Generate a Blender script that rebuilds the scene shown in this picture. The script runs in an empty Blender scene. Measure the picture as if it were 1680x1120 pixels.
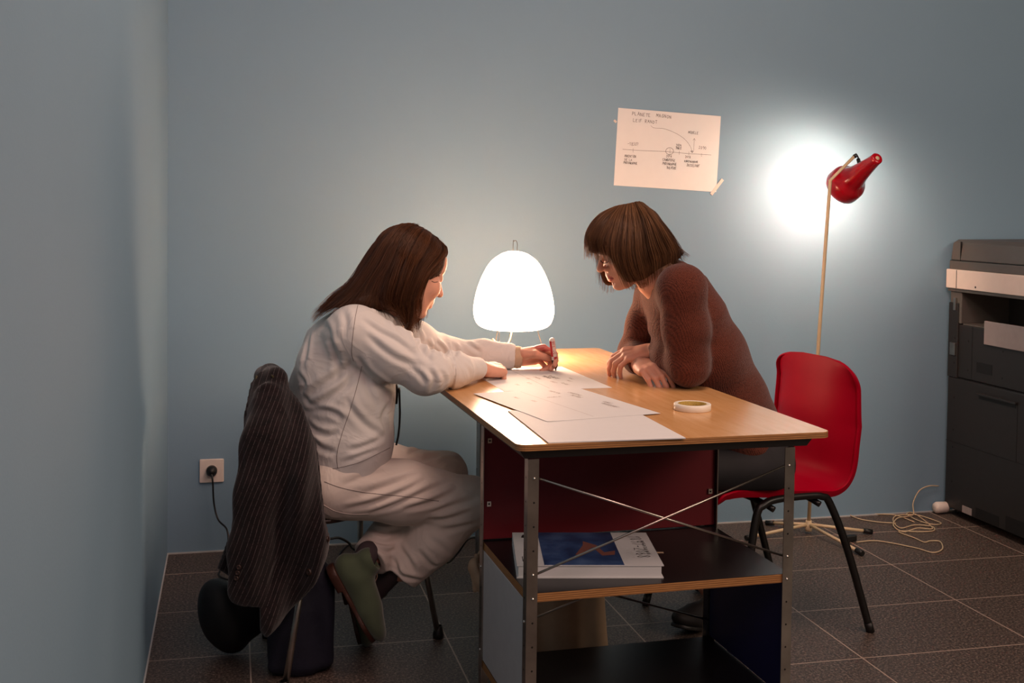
import bpy, math, random
import numpy as np
from mathutils import Vector, Matrix
random.seed(5); rng = np.random.default_rng(5)
S = bpy.context.scene; C = S.collection

# ------------------------------------------------------------------ camera, world, light, exposure
F_PX, YAW, PITCH, ROLL, CY, CAMH = 1903.59, 0.236667, 0.03798, 0.012457, 412.41, 1.21965
def _cam_axes():
    cy, sy, cp, sp, cr, sr = math.cos(YAW), math.sin(YAW), math.cos(PITCH), math.sin(PITCH), math.cos(ROLL), math.sin(ROLL)
    fw = np.array([sy*cp, cy*cp, -sp]); rt = np.array([cy, -sy, 0.0]); up = np.cross(rt, fw)
    return cr*rt+sr*up, -sr*rt+cr*up, fw
RT, UP, FW = _cam_axes()
cd = bpy.data.cameras.new('camera'); cam = bpy.data.objects.new('camera', cd); C.objects.link(cam)
cd.sensor_width = 36; cd.lens = F_PX/1680*36; cd.shift_y = -(560-CY)/1680; cd.clip_start = .05
cam.matrix_world = Matrix(((RT[0], UP[0], -FW[0], 0), (RT[1], UP[1], -FW[1], 0), (RT[2], UP[2], -FW[2], CAMH), (0, 0, 0, 1)))
S.camera = cam
S.view_settings.view_transform = 'Standard'; S.view_settings.look = 'None'
S.view_settings.gamma = 1; S.view_settings.use_curve_mapping = False
S.view_settings.exposure = 0.0
w = bpy.data.worlds.new('world'); S.world = w; w.use_nodes = True
w.node_tree.nodes['Background'].inputs[0].default_value = (1.0, .80, .70, 1)
w.node_tree.nodes['Background'].inputs[1].default_value = 0.01
def area(name, loc, target, size, power, col):
    l = bpy.data.lights.new(name, 'AREA'); l.shape = 'RECTANGLE'; l.size, l.size_y = size; l.energy = power; l.color = col
    o = bpy.data.objects.new(name, l); C.objects.link(o); o.location = loc
    o.rotation_euler = (Vector(target)-Vector(loc)).to_track_quat('-Z', 'Y').to_euler()
    return o
area('room_light_right', (4.6, -1.6, 3.3), (0.0, 3.4, 1.9), (2.4, 1.6), 98, (1.0, .80, .62))
area('room_light_front', (.8, -.8, 3.2), (.6, 3.0, .6), (1.6, 1.2), 42, (1.0, .63, .58))
area('room_light_overhead', (1.35, 2.0, 3.2), (1.2, 2.1, 0), (1.4, 1.0), 42, (1.0, .68, .55))

def ray(px, py):
    return FW+(px-840)/F_PX*RT-(py-CY)/F_PX*UP
def at(px, py, Y):                       # the point at depth Y in the room seen at a place in the photograph
    d = ray(px, py); t = Y/d[1]; return np.array([d[0]*t, Y, CAMH+d[2]*t])
def atz(px, py, z):
    d = ray(px, py); t = (z-CAMH)/d[2]; return np.array([d[0]*t, d[1]*t, z])
def atx(px, py, x):
    d = ray(px, py); t = x/d[0]; return np.array([x, d[1]*t, CAMH+d[2]*t])

# ------------------------------------------------------------------ materials
def lin(h):
    h = h.lstrip('#'); v = [int(h[i:i+2], 16)/255 for i in (0, 2, 4)]
    return tuple((c/12.92 if c <= .04045 else ((c+.055)/1.055)**2.4) for c in v)+(1,)
class NT:
    def __init__(s, m): s.t = m.node_tree; s.b = s.t.nodes['Principled BSDF']
    def n(s, t, **k):
        nd = s.t.nodes.new(t)
        for a, b in k.items():
            if a.startswith('i_'):
                key = a[2:]; key = int(key) if key.isdigit() else key.replace('_', ' ')
                nd.inputs[key].default_value = b
            else: setattr(nd, a, b)
        return nd
    def l(s, a, b): s.t.links.new(a, b)
    def coord(s, scale=(1, 1, 1), rot=(0, 0, 0), kind='Object'):
        tc = s.n('ShaderNodeTexCoord'); mp = s.n('ShaderNodeMapping')
        mp.inputs['Scale'].default_value = scale; mp.inputs['Rotation'].default_value = rot
        s.l(tc.outputs[kind], mp.inputs[0]); return mp.outputs[0]
    def noise(s, co, scale, detail=4, rough=.5):
        nz = s.n('ShaderNodeTexNoise'); nz.inputs['Scale'].default_value = scale; nz.inputs['Detail'].default_value = detail
        nz.inputs['Roughness'].default_value = rough; s.l(co, nz.inputs['Vector']); return nz.outputs['Fac']
    def ramp(s, fac, stops):
        r = s.n('ShaderNodeValToRGB'); e = r.color_ramp.elements
        while len(e) < len(stops): e.new(.5)
        for el, (p, c) in zip(e, stops): el.position = p; el.color = c
        s.l(fac, r.inputs[0]); return r.outputs[0]
    def mix(s, fac, a, b, typ='MIX'):
        m = s.n('ShaderNodeMix', data_type='RGBA', blend_type=typ)
        for v, i in ((fac, 0), (a, 6), (b, 7)):
            if hasattr(v, 'is_linked'): s.l(v, m.inputs[i])
            else: m.inputs[i].default_value = v
        return m.outputs[2]
    def math(s, op, a, b=None, c=None):
        m = s.n('ShaderNodeMath', operation=op)
        for i, v in enumerate((a, b, c)):
            if v is None: continue
            if hasattr(v, 'is_linked'): s.l(v, m.inputs[i])
            else: m.inputs[i].default_value = v
        return m.outputs[0]
    def bump(s, h, strength=.3, dist=.002, prev=None):
        b = s.n('ShaderNodeBump'); b.inputs['Strength'].default_value = strength; b.inputs['Distance'].default_value = dist
        s.l(h, b.inputs['Height'])
        if prev: s.l(prev, b.inputs['Normal'])
        return b.outputs[0]
def mat(name, col, rough=.5, metal=0, var=.06, vscale=30, bump=0, bscale=200, bdist=.001, spec=.5, sss=0, sheen=0, coat=0, kind='Object'):
    m = bpy.data.materials.new(name); m.use_nodes = True; t = NT(m); c = lin(col) if isinstance(col, str) else col
    t.b.inputs['Roughness'].default_value = rough; t.b.inputs['Metallic'].default_value = metal
    t.b.inputs['Specular IOR Level'].default_value = spec
    t.b.inputs['Sheen Weight'].default_value = sheen; t.b.inputs['Coat Weight'].default_value = coat
    if sss:
        t.b.inputs['Subsurface Weight'].default_value = sss; t.b.inputs['Subsurface Radius'].default_value = (.012, .004, .002); t.b.inputs['Subsurface Scale'].default_value = 1
    co = t.coord(kind=kind)
    nz = t.noise(co, vscale)
    lo = tuple(x*(1-var) for x in c[:3])+(1,); hi = tuple(min(1, x*(1+var)) for x in c[:3])+(1,)
    t.l(t.ramp(nz, [(.3, lo), (.7, hi)]), t.b.inputs['Base Color'])
    if bump: t.l(t.bump(t.noise(co, bscale, 3), bump, bdist), t.b.inputs['Normal'])
    return m
M = {}
def cloth_mat(name, col, sc, st, dist):
    m = bpy.data.materials.new(name); m.use_nodes = True; t = NT(m); c = lin(col)
    t.b.inputs['Roughness'].default_value = .85; t.b.inputs['Specular IOR Level'].default_value = .2; t.b.inputs['Sheen Weight'].default_value = .12
    t.l(t.ramp(t.noise(t.coord(), 9), [(.3, tuple(x*.95 for x in c[:3])+(1,)), (.7, c)]), t.b.inputs['Base Color'])
    nz = t.n('ShaderNodeTexNoise'); nz.inputs['Scale'].default_value = sc; nz.inputs['Detail'].default_value = 3; nz.inputs['Distortion'].default_value = .9
    t.l(t.coord((1, 1, 1.0), (0, .6, 0)), nz.inputs['Vector'])
    r = t.math('ABSOLUTE', t.math('SUBTRACT', nz.outputs['Fac'], .5)); r = t.math('SUBTRACT', 1, t.math('MULTIPLY', r, 5)); r = t.math('MAXIMUM', r, 0); r = t.math('POWER', r, 2)
    b1 = t.bump(r, st, dist); b2 = t.bump(t.noise(t.coord(), 900, 2), .12, .0005, b1); t.l(b2, t.b.inputs['Normal']); return m
M['wall'] = mat('blue_wall_paint', '#7e9cb0', .75, var=.012, vscale=3, bump=.22, bscale=170, bdist=.001, spec=.3)
M['wall_side'] = M['wall']
M['sealant'] = mat('pale_joint', '#b9bcbc', .6)
M['metal'] = mat('zinc_steel', '#a9a49d', .36, 1, var=.25, vscale=14, bump=.1, bscale=60)
M['rod'] = mat('steel_rod', '#c2b8ae', .3, 1)
M['chrome'] = mat('bright_steel', '#cfcac2', .2, 1)
M['blackwood'] = mat('black_laminate', '#151314', .32, var=.1, vscale=60, bump=.05, bscale=400)
M['blackmetal'] = mat('black_metal', '#121110', .38, spec=.5)
M['blackplastic'] = mat('black_plastic', '#141312', .45)
M['redpanel'] = mat('dark_red_panel', '#70091a', .5, var=.04)
M['whitepanel'] = mat('grey_white_panel', '#b9b9bb', .55, var=.03)
M['bluepanel'] = mat('dark_blue_panel', '#1a1c50', .5, var=.05)
M['redshell'] = mat('red_plastic', '#a00020', .42, var=.02, bump=.06, bscale=500, bdist=.0004, spec=.1)
M['redlamp'] = mat('red_enamel', '#b3091d', .22, var=.03, coat=.3)
M['cream'] = mat('cream_enamel', '#d8c09a', .35)
M['creamcord'] = mat('cream_cord', '#c9b391', .5)
M['blackcord'] = mat('black_cord', '#100f10', .45)
M['browncord'] = mat('tan_cord', '#8a6030', .5)
M['paper'] = mat('white_paper', '#dadad9', .6, var=.01, spec=.2)
M['ink'] = mat('dark_ink', '#2a2022', .6)
M['faintink'] = mat('faint_ink', '#8f7f7a', .6)
M['redink'] = mat('red_print', '#c02a30', .5)
M['plate'] = mat('white_socket_plastic', '#e8dcd2', .35)
M['skin'] = mat('skin', '#d9a087', .5, var=.05, vscale=25, sss=.12, spec=.35, bump=.06, bscale=350, bdist=.0008)
M['lips'] = mat('lips', '#b4584f', .4, sss=.1)
M['lash'] = mat('eyelash', '#24140f', .6)
M['shirt'] = cloth_mat('white_cotton', '#dcd7d2', 9, .22, .005)
M['trousers'] = cloth_mat('beige_cotton', '#e4d8cc', 9, .2, .005)
M['seam'] = mat('grey_stitching', '#6a5f5c', .8)
M['shoe'] = mat('green_suede', '#434f39', .85, var=.1, vscale=30, sheen=.3)
M['sole'] = mat('brown_leather_sole', '#3b1d12', .5)
M['sock'] = mat('grey_sock', '#4d4244', .9, bump=.3, bscale=300)
M['jeans'] = mat('black_denim', '#16161a', .8, var=.15, vscale=40, bump=.2, bscale=300)
M['blackshoe'] = mat('black_suede', '#100d0e', .7)
M['navy'] = mat('navy_canvas', '#0b0e22', .8, var=.1, bump=.3, bscale=60, bdist=.004)
M['blackbag'] = mat('black_nylon', '#0b0b0e', .6, bump=.3, bscale=30, bdist=.005)
M['tote'] = mat('beige_canvas', '#c3a68a', .85, var=.05, bump=.3, bscale=40, bdist=.003)
M['lining'] = mat('olive_lining', '#39331c', .6)
M['seatwood'] = mat('dark_brown_seat', '#2a1a12', .4)
M['button'] = mat('brown_button', '#33221c', .4)
M['pr_dark'] = mat('dark_printer_plastic', '#242120', .5, var=.03, bump=.1, bscale=700, bdist=.0003)
M['pr_grey'] = mat('taupe_printer_plastic', '#5b5550', .5, var=.03, bump=.1, bscale=700, bdist=.0003)
M['pr_white'] = mat('offwhite_printer_plastic', '#e7d3c6', .5, var=.02)
M['pr_paper'] = mat('grey_tray_plastic', '#9a8f8c', .5)
M['pr_black'] = mat('black_recess', '#0b0908', .6)
M['tape'] = mat('white_tape', '#efe8d8', .4, var=.02)
M['tapecore'] = mat('yellow_card_core', '#a58a3a', .7, var=.3, vscale=400)
M['translucenttape'] = mat('paper_tape', '#cfc7bd', .5)

def floor_mat():
    m = bpy.data.materials.new('dark_granite_tiles'); m.use_nodes = True; t = NT(m)
    co = t.coord(); sp = t.n('ShaderNodeSeparateXYZ'); t.l(co, sp.inputs[0])
    def line(o, off, per, wd):
        v = t.math('SUBTRACT', o, off); v = t.math('PINGPONG', v, per/2)
        return t.math('LESS_THAN', v, wd)
    g = t.math('MAXIMUM', line(sp.outputs[0], .5931, .5433, .0021), line(sp.outputs[1], 3.9282, .37095, .0021))
    n1 = t.noise(co, 150, 3, .8); n2 = t.noise(co, 90, 4, .6); n3 = t.noise(co, 1.6, 3)
    a = t.ramp(n1, [(.36, lin('#1f1a18')), (.5, lin('#564942')), (.66, lin('#a28f80'))])
    b = t.ramp(n2, [(.4, (.6, .6, .6, 1)), (.65, (1.15, 1.15, 1.15, 1))])
    c = t.mix(1.0, a, b, 'MULTIPLY')
    c = t.mix(t.math('MULTIPLY', n3, .35), c, lin('#3a322e'))
    t.l(t.mix(g, c, lin('#b09c8c')), t.b.inputs['Base Color'])
    t.b.inputs['Roughness'].default_value = .48
    t.l(t.bump(t.math('SUBTRACT', 1, g), .4, .001), t.b.inputs['Normal'])
    return m
M['floor'] = floor_mat()
def wood_mat(name, base, dark, axis_scale, rough):
    m = bpy.data.materials.new(name); m.use_nodes = True; t = NT(m)
    co = t.coord(axis_scale); n1 = t.noise(co, 6, 6, .6); n2 = t.noise(t.coord((1, 1, 1)), 2.2, 3)
    c = t.ramp(n1, [(.3, lin(dark)), (.65, lin(base))]); c = t.mix(t.math('MULTIPLY', n2, .3), c, lin(dark))
    t.l(c, t.b.inputs['Base Color']); t.b.inputs['Roughness'].default_value = rough
    return m
M['birch'] = wood_mat('birch_veneer', '#d8a873', '#c8945c', (9, 1, 9), .24)
def ply_mat():
    m = bpy.data.materials.new('plywood_edge'); m.use_nodes = True; t = NT(m)
    sp = t.n('ShaderNodeSeparateXYZ'); t.l(t.coord(), sp.inputs[0])
    v = t.math('PINGPONG', sp.outputs[2], .0022); g = t.math('LESS_THAN', v, .0008)
    n = t.noise(t.coord((3, 3, 60)), 12, 4)
    c = t.ramp(n, [(.3, lin('#9a6a3c')), (.7, lin('#b98450'))])
    t.l(t.mix(t.math('MULTIPLY', g, .7), c, lin('#5f3b1e')), t.b.inputs['Base Color']); t.b.inputs['Roughness'].default_value = .5
    return m
M['ply'] = ply_mat()
def knit_mat():
    m = bpy.data.materials.new('rust_brown_knit'); m.use_nodes = True; t = NT(m)
    sp = t.n('ShaderNodeSeparateXYZ'); t.l(t.coord(), sp.inputs[0])
    wob = t.math('MULTIPLY', t.noise(t.coord(), 9, 2), .03)
    ac = t.math('ADD', t.math('ADD', t.math('MULTIPLY', sp.outputs[0], .89), t.math('MULTIPLY', sp.outputs[2], .45)), t.math('ADD', t.math('MULTIPLY', sp.outputs[1], .5), wob))
    rib = t.math('MULTIPLY', t.math('PINGPONG', ac, .0024), 410)
    vo = t.n('ShaderNodeTexVoronoi'); vo.inputs['Scale'].default_value = 380; t.l(t.coord((1, 1, .7), (0, math.radians(-24), 0)), vo.inputs['Vector'])
    v2 = t.math('SUBTRACT', 1, vo.outputs['Distance'])
    h2 = t.math('ADD', t.math('MULTIPLY', rib, .5), t.math('MULTIPLY', v2, .95))
    c = t.ramp(t.math('MULTIPLY', h2, .5), [(.1, lin('#3c1b13')), (.5, lin('#643325')), (.95, lin('#854832'))])
    t.l(c, t.b.inputs['Base Color']); t.b.inputs['Roughness'].default_value = .9; t.b.inputs['Sheen Weight'].default_value = .2
    t.b.inputs['Specular IOR Level'].default_value = .1
    t.l(t.bump(h2, .7, .0016), t.b.inputs['Normal']); return m
M['knit'] = knit_mat()
def stripe_mat():
    m = bpy.data.materials.new('pinstripe_wool'); m.use_nodes = True; t = NT(m)
    co = t.coord((1, 1, 1), (0, math.radians(-20), 0)); sp = t.n('ShaderNodeSeparateXYZ'); t.l(co, sp.inputs[0])
    nz = t.noise(t.coord(), 4, 2); x = t.math('ADD', sp.outputs[0], t.math('MULTIPLY', nz, .03))
    v = t.math('PINGPONG', x, .0055); g = t.math('LESS_THAN', v, .00045)
    d = t.math('GREATER_THAN', t.noise(t.coord(), 500, 1), .42)
    n = t.noise(t.coord(), 60, 3)
    base = t.ramp(n, [(.35, lin('#100b0d')), (.65, lin('#1d1315'))])
    t.l(t.mix(t.math('MULTIPLY', g, t.math('MULTIPLY', d, .55)), base, lin('#75696a')), t.b.inputs['Base Color'])
    t.b.inputs['Roughness'].default_value = .9; t.b.inputs['Sheen Weight'].default_value = .2; t.b.inputs['Specular IOR Level'].default_value = .15
    t.l(t.bump(t.noise(t.coord(), 900, 2), .3, .001), t.b.inputs['Normal']); return m
M['stripe'] = stripe_mat()
def hair_mat(name, dark, light):
    m = bpy.data.materials.new(name); m.use_nodes = True; t = NT(m)
    a = t.n('ShaderNodeAttribute', attribute_name='strand'); n = t.noise(t.coord(), 30, 3)
    f = t.math('ADD', t.math('MULTIPLY', a.outputs['Fac'], .7), t.math('MULTIPLY', n, .3))
    c = t.ramp(f, [(.1, lin(dark)), (.85, lin(light))])
    t.l(c, t.b.inputs['Base Color']); t.b.inputs['Roughness'].default_value = .42; t.b.inputs['Specular IOR Level'].default_value = .35
    t.b.inputs['Subsurface Weight'].default_value = 0
    tr = t.n('ShaderNodeBsdfTranslucent'); t.l(t.mix(.5, c, lin('#d07a30')), tr.inputs[0])
    mx = t.n('ShaderNodeMixShader'); mx.inputs[0].default_value = .38
    out = t.t.nodes['Material Output']; t.l(t.b.outputs[0], mx.inputs[1]); t.l(tr.outputs[0], mx.inputs[2]); t.l(mx.outputs[0], out.inputs[0]); return m
M['hairL'] = hair_mat('long_brown_hair', '#22140d', '#6e4529')
M['hairR'] = hair_mat('light_brown_bob', '#2f1d13', '#8d6544')
def shade_mat():
    m = bpy.data.materials.new('glowing_rice_paper'); m.use_nodes = True; t = NT(m)
    t.b.inputs['Base Color'].default_value = (.9, .87, .8, 1); t.b.inputs['Roughness'].default_value = .8
    t.b.inputs['Emission Color'].default_value = (1.0, .63, .42, 1); t.b.inputs['Emission Strength'].default_value = 27
    sp = t.n('ShaderNodeSeparateXYZ'); t.l(t.coord(), sp.inputs[0])
    wv = t.math('PINGPONG', sp.outputs[2], .004); t.l(t.bump(wv, .5, .003), t.b.inputs['Normal'])
    return m
M['rice'] = shade_mat()
def bulb_mat():
    m = bpy.data.materials.new('lit_bulb'); m.use_nodes = True; t = NT(m)
    t.b.inputs['Emission Color'].default_value = (1.0, .82, .62, 1); t.b.inputs['Emission Strength'].default_value = 30; return m
M['bulb'] = bulb_mat()
def cover_mat():
    m = bpy.data.materials.new('book_cover_photo'); m.use_nodes = True; t = NT(m)
    n = t.noise(t.coord(), 14, 6, .6)
    t.l(t.ramp(n, [(.3, lin('#1d2a4c')), (.5, lin('#35507e')), (.75, lin('#5f7ba6'))]), t.b.inputs['Base Color'])
    t.b.inputs['Roughness'].default_value = .3; return m
M['cover'] = cover_mat()

# ------------------------------------------------------------------ mesh helpers
def link_mesh(name, V, Fc, m, parent=None, smooth=False, mats=None, mi=None):
    me = bpy.data.meshes.new(name); me.from_pydata([tuple(map(float, v)) for v in V], [], [tuple(map(int, f)) for f in Fc])
    for mm in (mats or [m]): me.materials.append(mm)
    if mi is not None: me.polygons.foreach_set('material_index', np.array(mi, dtype=np.int32))
    if smooth: me.polygons.foreach_set('use_smooth', [True]*len(me.polygons))
    me.update(); o = bpy.data.objects.new(name, me); C.objects.link(o)
    if parent: o.parent = parent
    return o
class MB:
    def __init__(s): s.V = []; s.F = []; s.SM = []; s.MI = []; s.mi = 0
    def add(s, V, Fc, sm=False):
        b = len(s.V); s.V += [tuple(v) for v in V]; s.F += [tuple(i+b for i in f) for f in Fc]; s.SM += [sm]*len(Fc); s.MI += [s.mi]*len(Fc)
    def box(s, lo, hi, R=None, o=(0, 0, 0)):
        P = [(x, y, z) for x in (lo[0], hi[0]) for y in (lo[1], hi[1]) for z in (lo[2], hi[2])]
        if R is not None: P = [tuple(np.array(R)@np.array(p)+np.array(o)) for p in P]
        s.add(P, [(0, 1, 3, 2), (4, 6, 7, 5), (0, 4, 5, 1), (2, 3, 7, 6), (0, 2, 6, 4), (1, 5, 7, 3)])
    def prism(s, poly, axis, a, b):          # polygon in the two other axes, extruded along axis
        n = len(poly); V = []
        for c in (a, b):
            for p in poly:
                v = list(p); v.insert(axis, c); V.append(v)
        s.add(V, [tuple(range(n))[::-1], tuple(range(n, 2*n))]+[(i, (i+1) % n, n+(i+1) % n, n+i) for i in range(n)])
    def tube(s, pts, r, n=10, cap=True):
        pts = [np.array(p, float) for p in pts]; rs = r if hasattr(r, '__len__') else [r]*len(pts)
        T = []
        for i in range(len(pts)):
            d = pts[min(i+1, len(pts)-1)]-pts[max(i-1, 0)]; T.append(d/(np.linalg.norm(d)+1e-12))
        a = np.array([0, 0, 1.]) if abs(T[0][2]) < .9 else np.array([1., 0, 0]); V = []
        for i, p in enumerate(pts):
            a = a-T[i]*(a@T[i]); a /= np.linalg.norm(a)+1e-12; b = np.cross(T[i], a)
            for k in range(n):
                t = 2*math.pi*k/n; V.append(p+rs[i]*(math.cos(t)*a+math.sin(t)*b))
        Fc = [(i*n+k, i*n+(k+1) % n, (i+1)*n+(k+1) % n, (i+1)*n+k) for i in range(len(pts)-1) for k in range(n)]
        s.add(V, Fc, True)
        if cap:
            b0 = len(s.V)-len(V); s.F += [tuple(b0+k for k in range(n))[::-1], tuple(b0+len(V)-n+k for k in range(n))]; s.SM += [False]*2; s.MI += [s.mi]*2
    def lathe(s, prof, c=(0, 0, 0), ax=None, n=32, cap=False):   # prof = [(r, h)]; along axis vector ax
        ax = np.array(ax if ax is not None else (0, 0, 1), float); ax /= np.linalg.norm(ax)
        a = np.cross(ax, (0, 1, 0) if abs(ax[1]) < .9 else (1, 0, 0)); a /= np.linalg.norm(a); b = np.cross(ax, a); c = np.array(c, float)
        V = [c+ax*h+r*(math.cos(2*math.pi*k/n)*a+math.sin(2*math.pi*k/n)*b) for r, h in prof for k in range(n)]
        Fc = [(i*n+k, i*n+(k+1) % n, (i+1)*n+(k+1) % n, (i+1)*n+k) for i in range(len(prof)-1) for k in range(n)]
        if cap: Fc += [tuple(range(n))[::-1], tuple(range(len(V)-n, len(V)))]
        s.add(V, Fc, True)
    def build(s, name, m, parent=None, bevel=0, mats=None):
        o = link_mesh(name, s.V, s.F, m, parent, mats=mats, mi=s.MI if mats else None)
        o.data.polygons.foreach_set('use_smooth', s.SM)
        if bevel:
            md = o.modifiers.new('bevel', 'BEVEL'); md.width = bevel; md.segments = 2; md.limit_method = 'ANGLE'; md.angle_limit = math.radians(50)
        return o
def tag(o, label=None, cat=None, group=None, kind=None):
    if label: o['label'] = label
    if cat: o['category'] = cat
    if group: o['group'] = group
    if kind: o['kind'] = kind
    return o
def empty(name, loc=(0, 0, 0), rz=0):
    o = bpy.data.objects.new(name, None); o.location = loc; o.rotation_euler = (0, 0, rz); o.empty_display_size = .05; C.objects.link(o); return o
def cr(pts, n=8):
    P = [np.array(p, float) for p in pts]; P = [2*P[0]-P[1]]+P+[2*P[-1]-P[-2]]; out = []
    for i in range(1, len(P)-2):
        for k in range(n):
            t = k/n; a, b, c, d = P[i-1:i+3]
            out.append(.5*((2*b)+(c-a)*t+(2*a-5*b+4*c-d)*t*t+(3*b-a-3*c+d)*t**3))
    out.append(P[-2]); return out
def nrm(v): v = np.array(v, float); return v/np.linalg.norm(v)

# ------------------------------------------------------------------ implicit surfaces for bodies and cloth
class Field:
    def __init__(s, lo, hi, h):
        s.lo = np.array(lo, float); s.h = h; n = np.ceil((np.array(hi)-s.lo)/h).astype(int)+1
        s.n = n; s.D = np.full(n, .5, np.float32); s.ax = [s.lo[i]+h*np.arange(n[i]) for i in range(3)]
    def _sl(s, lo, hi, m):
        a = np.clip(np.floor((np.array(lo)-m-s.lo)/s.h).astype(int), 0, s.n-1); b = np.clip(np.ceil((np.array(hi)+m-s.lo)/s.h).astype(int)+1, 1, s.n)
        sl = tuple(slice(a[i], b[i]) for i in range(3))
        G = (s.ax[0][sl[0]][:, None, None], s.ax[1][sl[1]][None, :, None], s.ax[2][sl[2]][None, None, :])
        return sl, G
    def op(s, prim, k=.01, sub=False, cut=False):
        lo, hi, fn = prim
        sl, G = s._sl(lo, hi, k+3*s.h)
        d = fn(*G).astype(np.float32); A = s.D[sl]
        if not sub: hh = np.clip(.5+.5*(A-d)/k, 0, 1); s.D[sl] = A*(1-hh)+d*hh-k*hh*(1-hh)
        else:
            d = -d; hh = np.clip(.5-.5*(A-d)/k, 0, 1); s.D[sl] = A*(1-hh)+d*hh+k*hh*(1-hh)
        return s
    def cap(s, a, b, ra, rb, k=.01, flat=None, sub=False): return s.op(cap(a, b, ra, rb, flat), k, sub)
    def ell(s, c, r, R=None, k=.01, sub=False): return s.op(ell(c, r, R), k, sub)
    def chain(s, pts, rs, k=.01, flat=None):
        for i in range(len(pts)-1): s.cap(pts[i], pts[i+1], rs[i], rs[i+1], k, flat)
        return s
    def disp(s, fn, lo=None, hi=None, band=.02):
        sl, G = s._sl(s.lo if lo is None else lo, s.lo+s.n*s.h if hi is None else hi, 0)
        A = s.D[sl]; idx = np.nonzero(np.abs(A) < band)
        p = np.stack([G[0].ravel()[idx[0]], G[1].ravel()[idx[1]], G[2].ravel()[idx[2]]], 1)
        A[idx] += fn(p).astype(np.float32); return s
    def mesh(s):
        D = s.D; ins = D < 0; w_ = np.nonzero(ins)
        a = [max(int(w_[i].min())-2, 0) for i in range(3)]; b = [min(int(w_[i].max())+3, int(s.n[i])) for i in range(3)]
        D = D[a[0]:b[0], a[1]:b[1], a[2]:b[2]]; ins = D < 0; org = s.lo+s.h*np.array(a)
        n = D.shape; cnt = np.zeros([x-1 for x in n], np.uint8)
        for i in (0, 1):
            for j in (0, 1):
                for k in (0, 1): cnt += ins[i:n[0]-1+i, j:n[1]-1+j, k:n[2]-1+k]
        ci = np.nonzero((cnt > 0) & (cnt < 8)); N = len(ci[0]); idx = np.full(cnt.shape, -1, np.int32); idx[ci] = np.arange(N)
        acc = np.zeros((N, 3)); num = np.zeros(N); corners = [(i, j, k) for i in (0, 1) for j in (0, 1) for k in (0, 1)]
        val = {c: D[ci[0]+c[0], ci[1]+c[1], ci[2]+c[2]] for c in corners}
        for c in corners:
            for ax in range(3):
                if c[ax] == 0:
                    e = list(c); e[ax] = 1; e = tuple(e); v0, v1 = val[c], val[e]; m = (v0 < 0) != (v1 < 0)
                    t = np.where(m, v0/np.where(m, v0-v1, 1), 0)
                    p = np.tile(np.array(c, float), (N, 1)); p[:, ax] += t; acc += p*m[:, None]; num += m
        V = (np.stack(ci, 1)+acc/np.maximum(num, 1)[:, None])*s.h+org
        Q = []
        for ax in range(3):
            u, v = (ax+1) % 3, (ax+2) % 3
            sa = [slice(1, -1)]*3; sa[ax] = slice(0, n[ax]-1); sb = list(sa); sb[ax] = slice(1, n[ax])
            A, B = ins[tuple(sa)], ins[tuple(sb)]; e = np.nonzero(A != B); fl = A[e]
            g = [e[0]+sa[0].start, e[1]+sa[1].start, e[2]+sa[2].start]
            def cell(du, dv):
                q = [x.copy() for x in g]; q[u] -= du; q[v] -= dv; return idx[q[0], q[1], q[2]]
            q = np.stack([cell(1, 1), cell(0, 1), cell(0, 0), cell(1, 0)], 1)
            q[~fl] = q[~fl][:, ::-1]; Q.append(q)
        Q = np.concatenate(Q); Q = Q[(Q >= 0).all(1)]
        return V, Q
def cap(a, b, ra, rb, flat=None):
    a, b = np.array(a, float), np.array(b, float); ab = b-a; L = float(ab@ab)+1e-12; r = max(ra, rb)*(flat[1] if flat and flat[1] > 1 else 1)
    if flat: n = nrm(flat[0]); sc = 1/flat[1]
    def fn(x, y, z):
        X, Y, Z = x-a[0], y-a[1], z-a[2]; t = np.clip((X*ab[0]+Y*ab[1]+Z*ab[2])/L, 0, 1)
        X, Y, Z = X-t*ab[0], Y-t*ab[1], Z-t*ab[2]
        if flat:
            q = (X*n[0]+Y*n[1]+Z*n[2])*(sc-1); X, Y, Z = X+q*n[0], Y+q*n[1], Z+q*n[2]
            return (np.sqrt(X*X+Y*Y+Z*Z)-(ra+(rb-ra)*t))*min(1, flat[1])
        return np.sqrt(X*X+Y*Y+Z*Z)-(ra+(rb-ra)*t)
    return np.minimum(a, b)-r, np.maximum(a, b)+r, fn
def ell(c, r, R=None):
    c = np.array(c, float); r = np.array(r, float); R = np.eye(3) if R is None else np.array(R, float); m = r.max()
    def fn(x, y, z):
        X, Y, Z = x-c[0], y-c[1], z-c[2]
        q = [X*R[i][0]+Y*R[i][1]+Z*R[i][2] for i in range(3)]           # rows of R are the ellipsoid's axes
        k0 = np.sqrt(sum((q[i]/r[i])**2 for i in range(3))); k1 = np.sqrt(sum((q[i]/r[i]**2)**2 for i in range(3)))+1e-9
        return k0*(k0-1)/k1
    return c-m, c+m, fn
def rbox(c, hs, R=None, rad=.005):
    c = np.array(c, float); hs = np.array(hs, float); R = np.eye(3) if R is None else np.array(R, float); m = np.linalg.norm(hs)
    def fn(x, y, z):
        X, Y, Z = x-c[0], y-c[1], z-c[2]
        q = [np.abs(X*R[i][0]+Y*R[i][1]+Z*R[i][2])-hs[i]+rad for i in range(3)]
        o = np.sqrt(sum(np.maximum(v, 0)**2 for v in q)); return o+np.minimum(np.maximum(np.maximum(q[0], q[1]), q[2]), 0)-rad
    return c-m, c+m, fn
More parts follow.
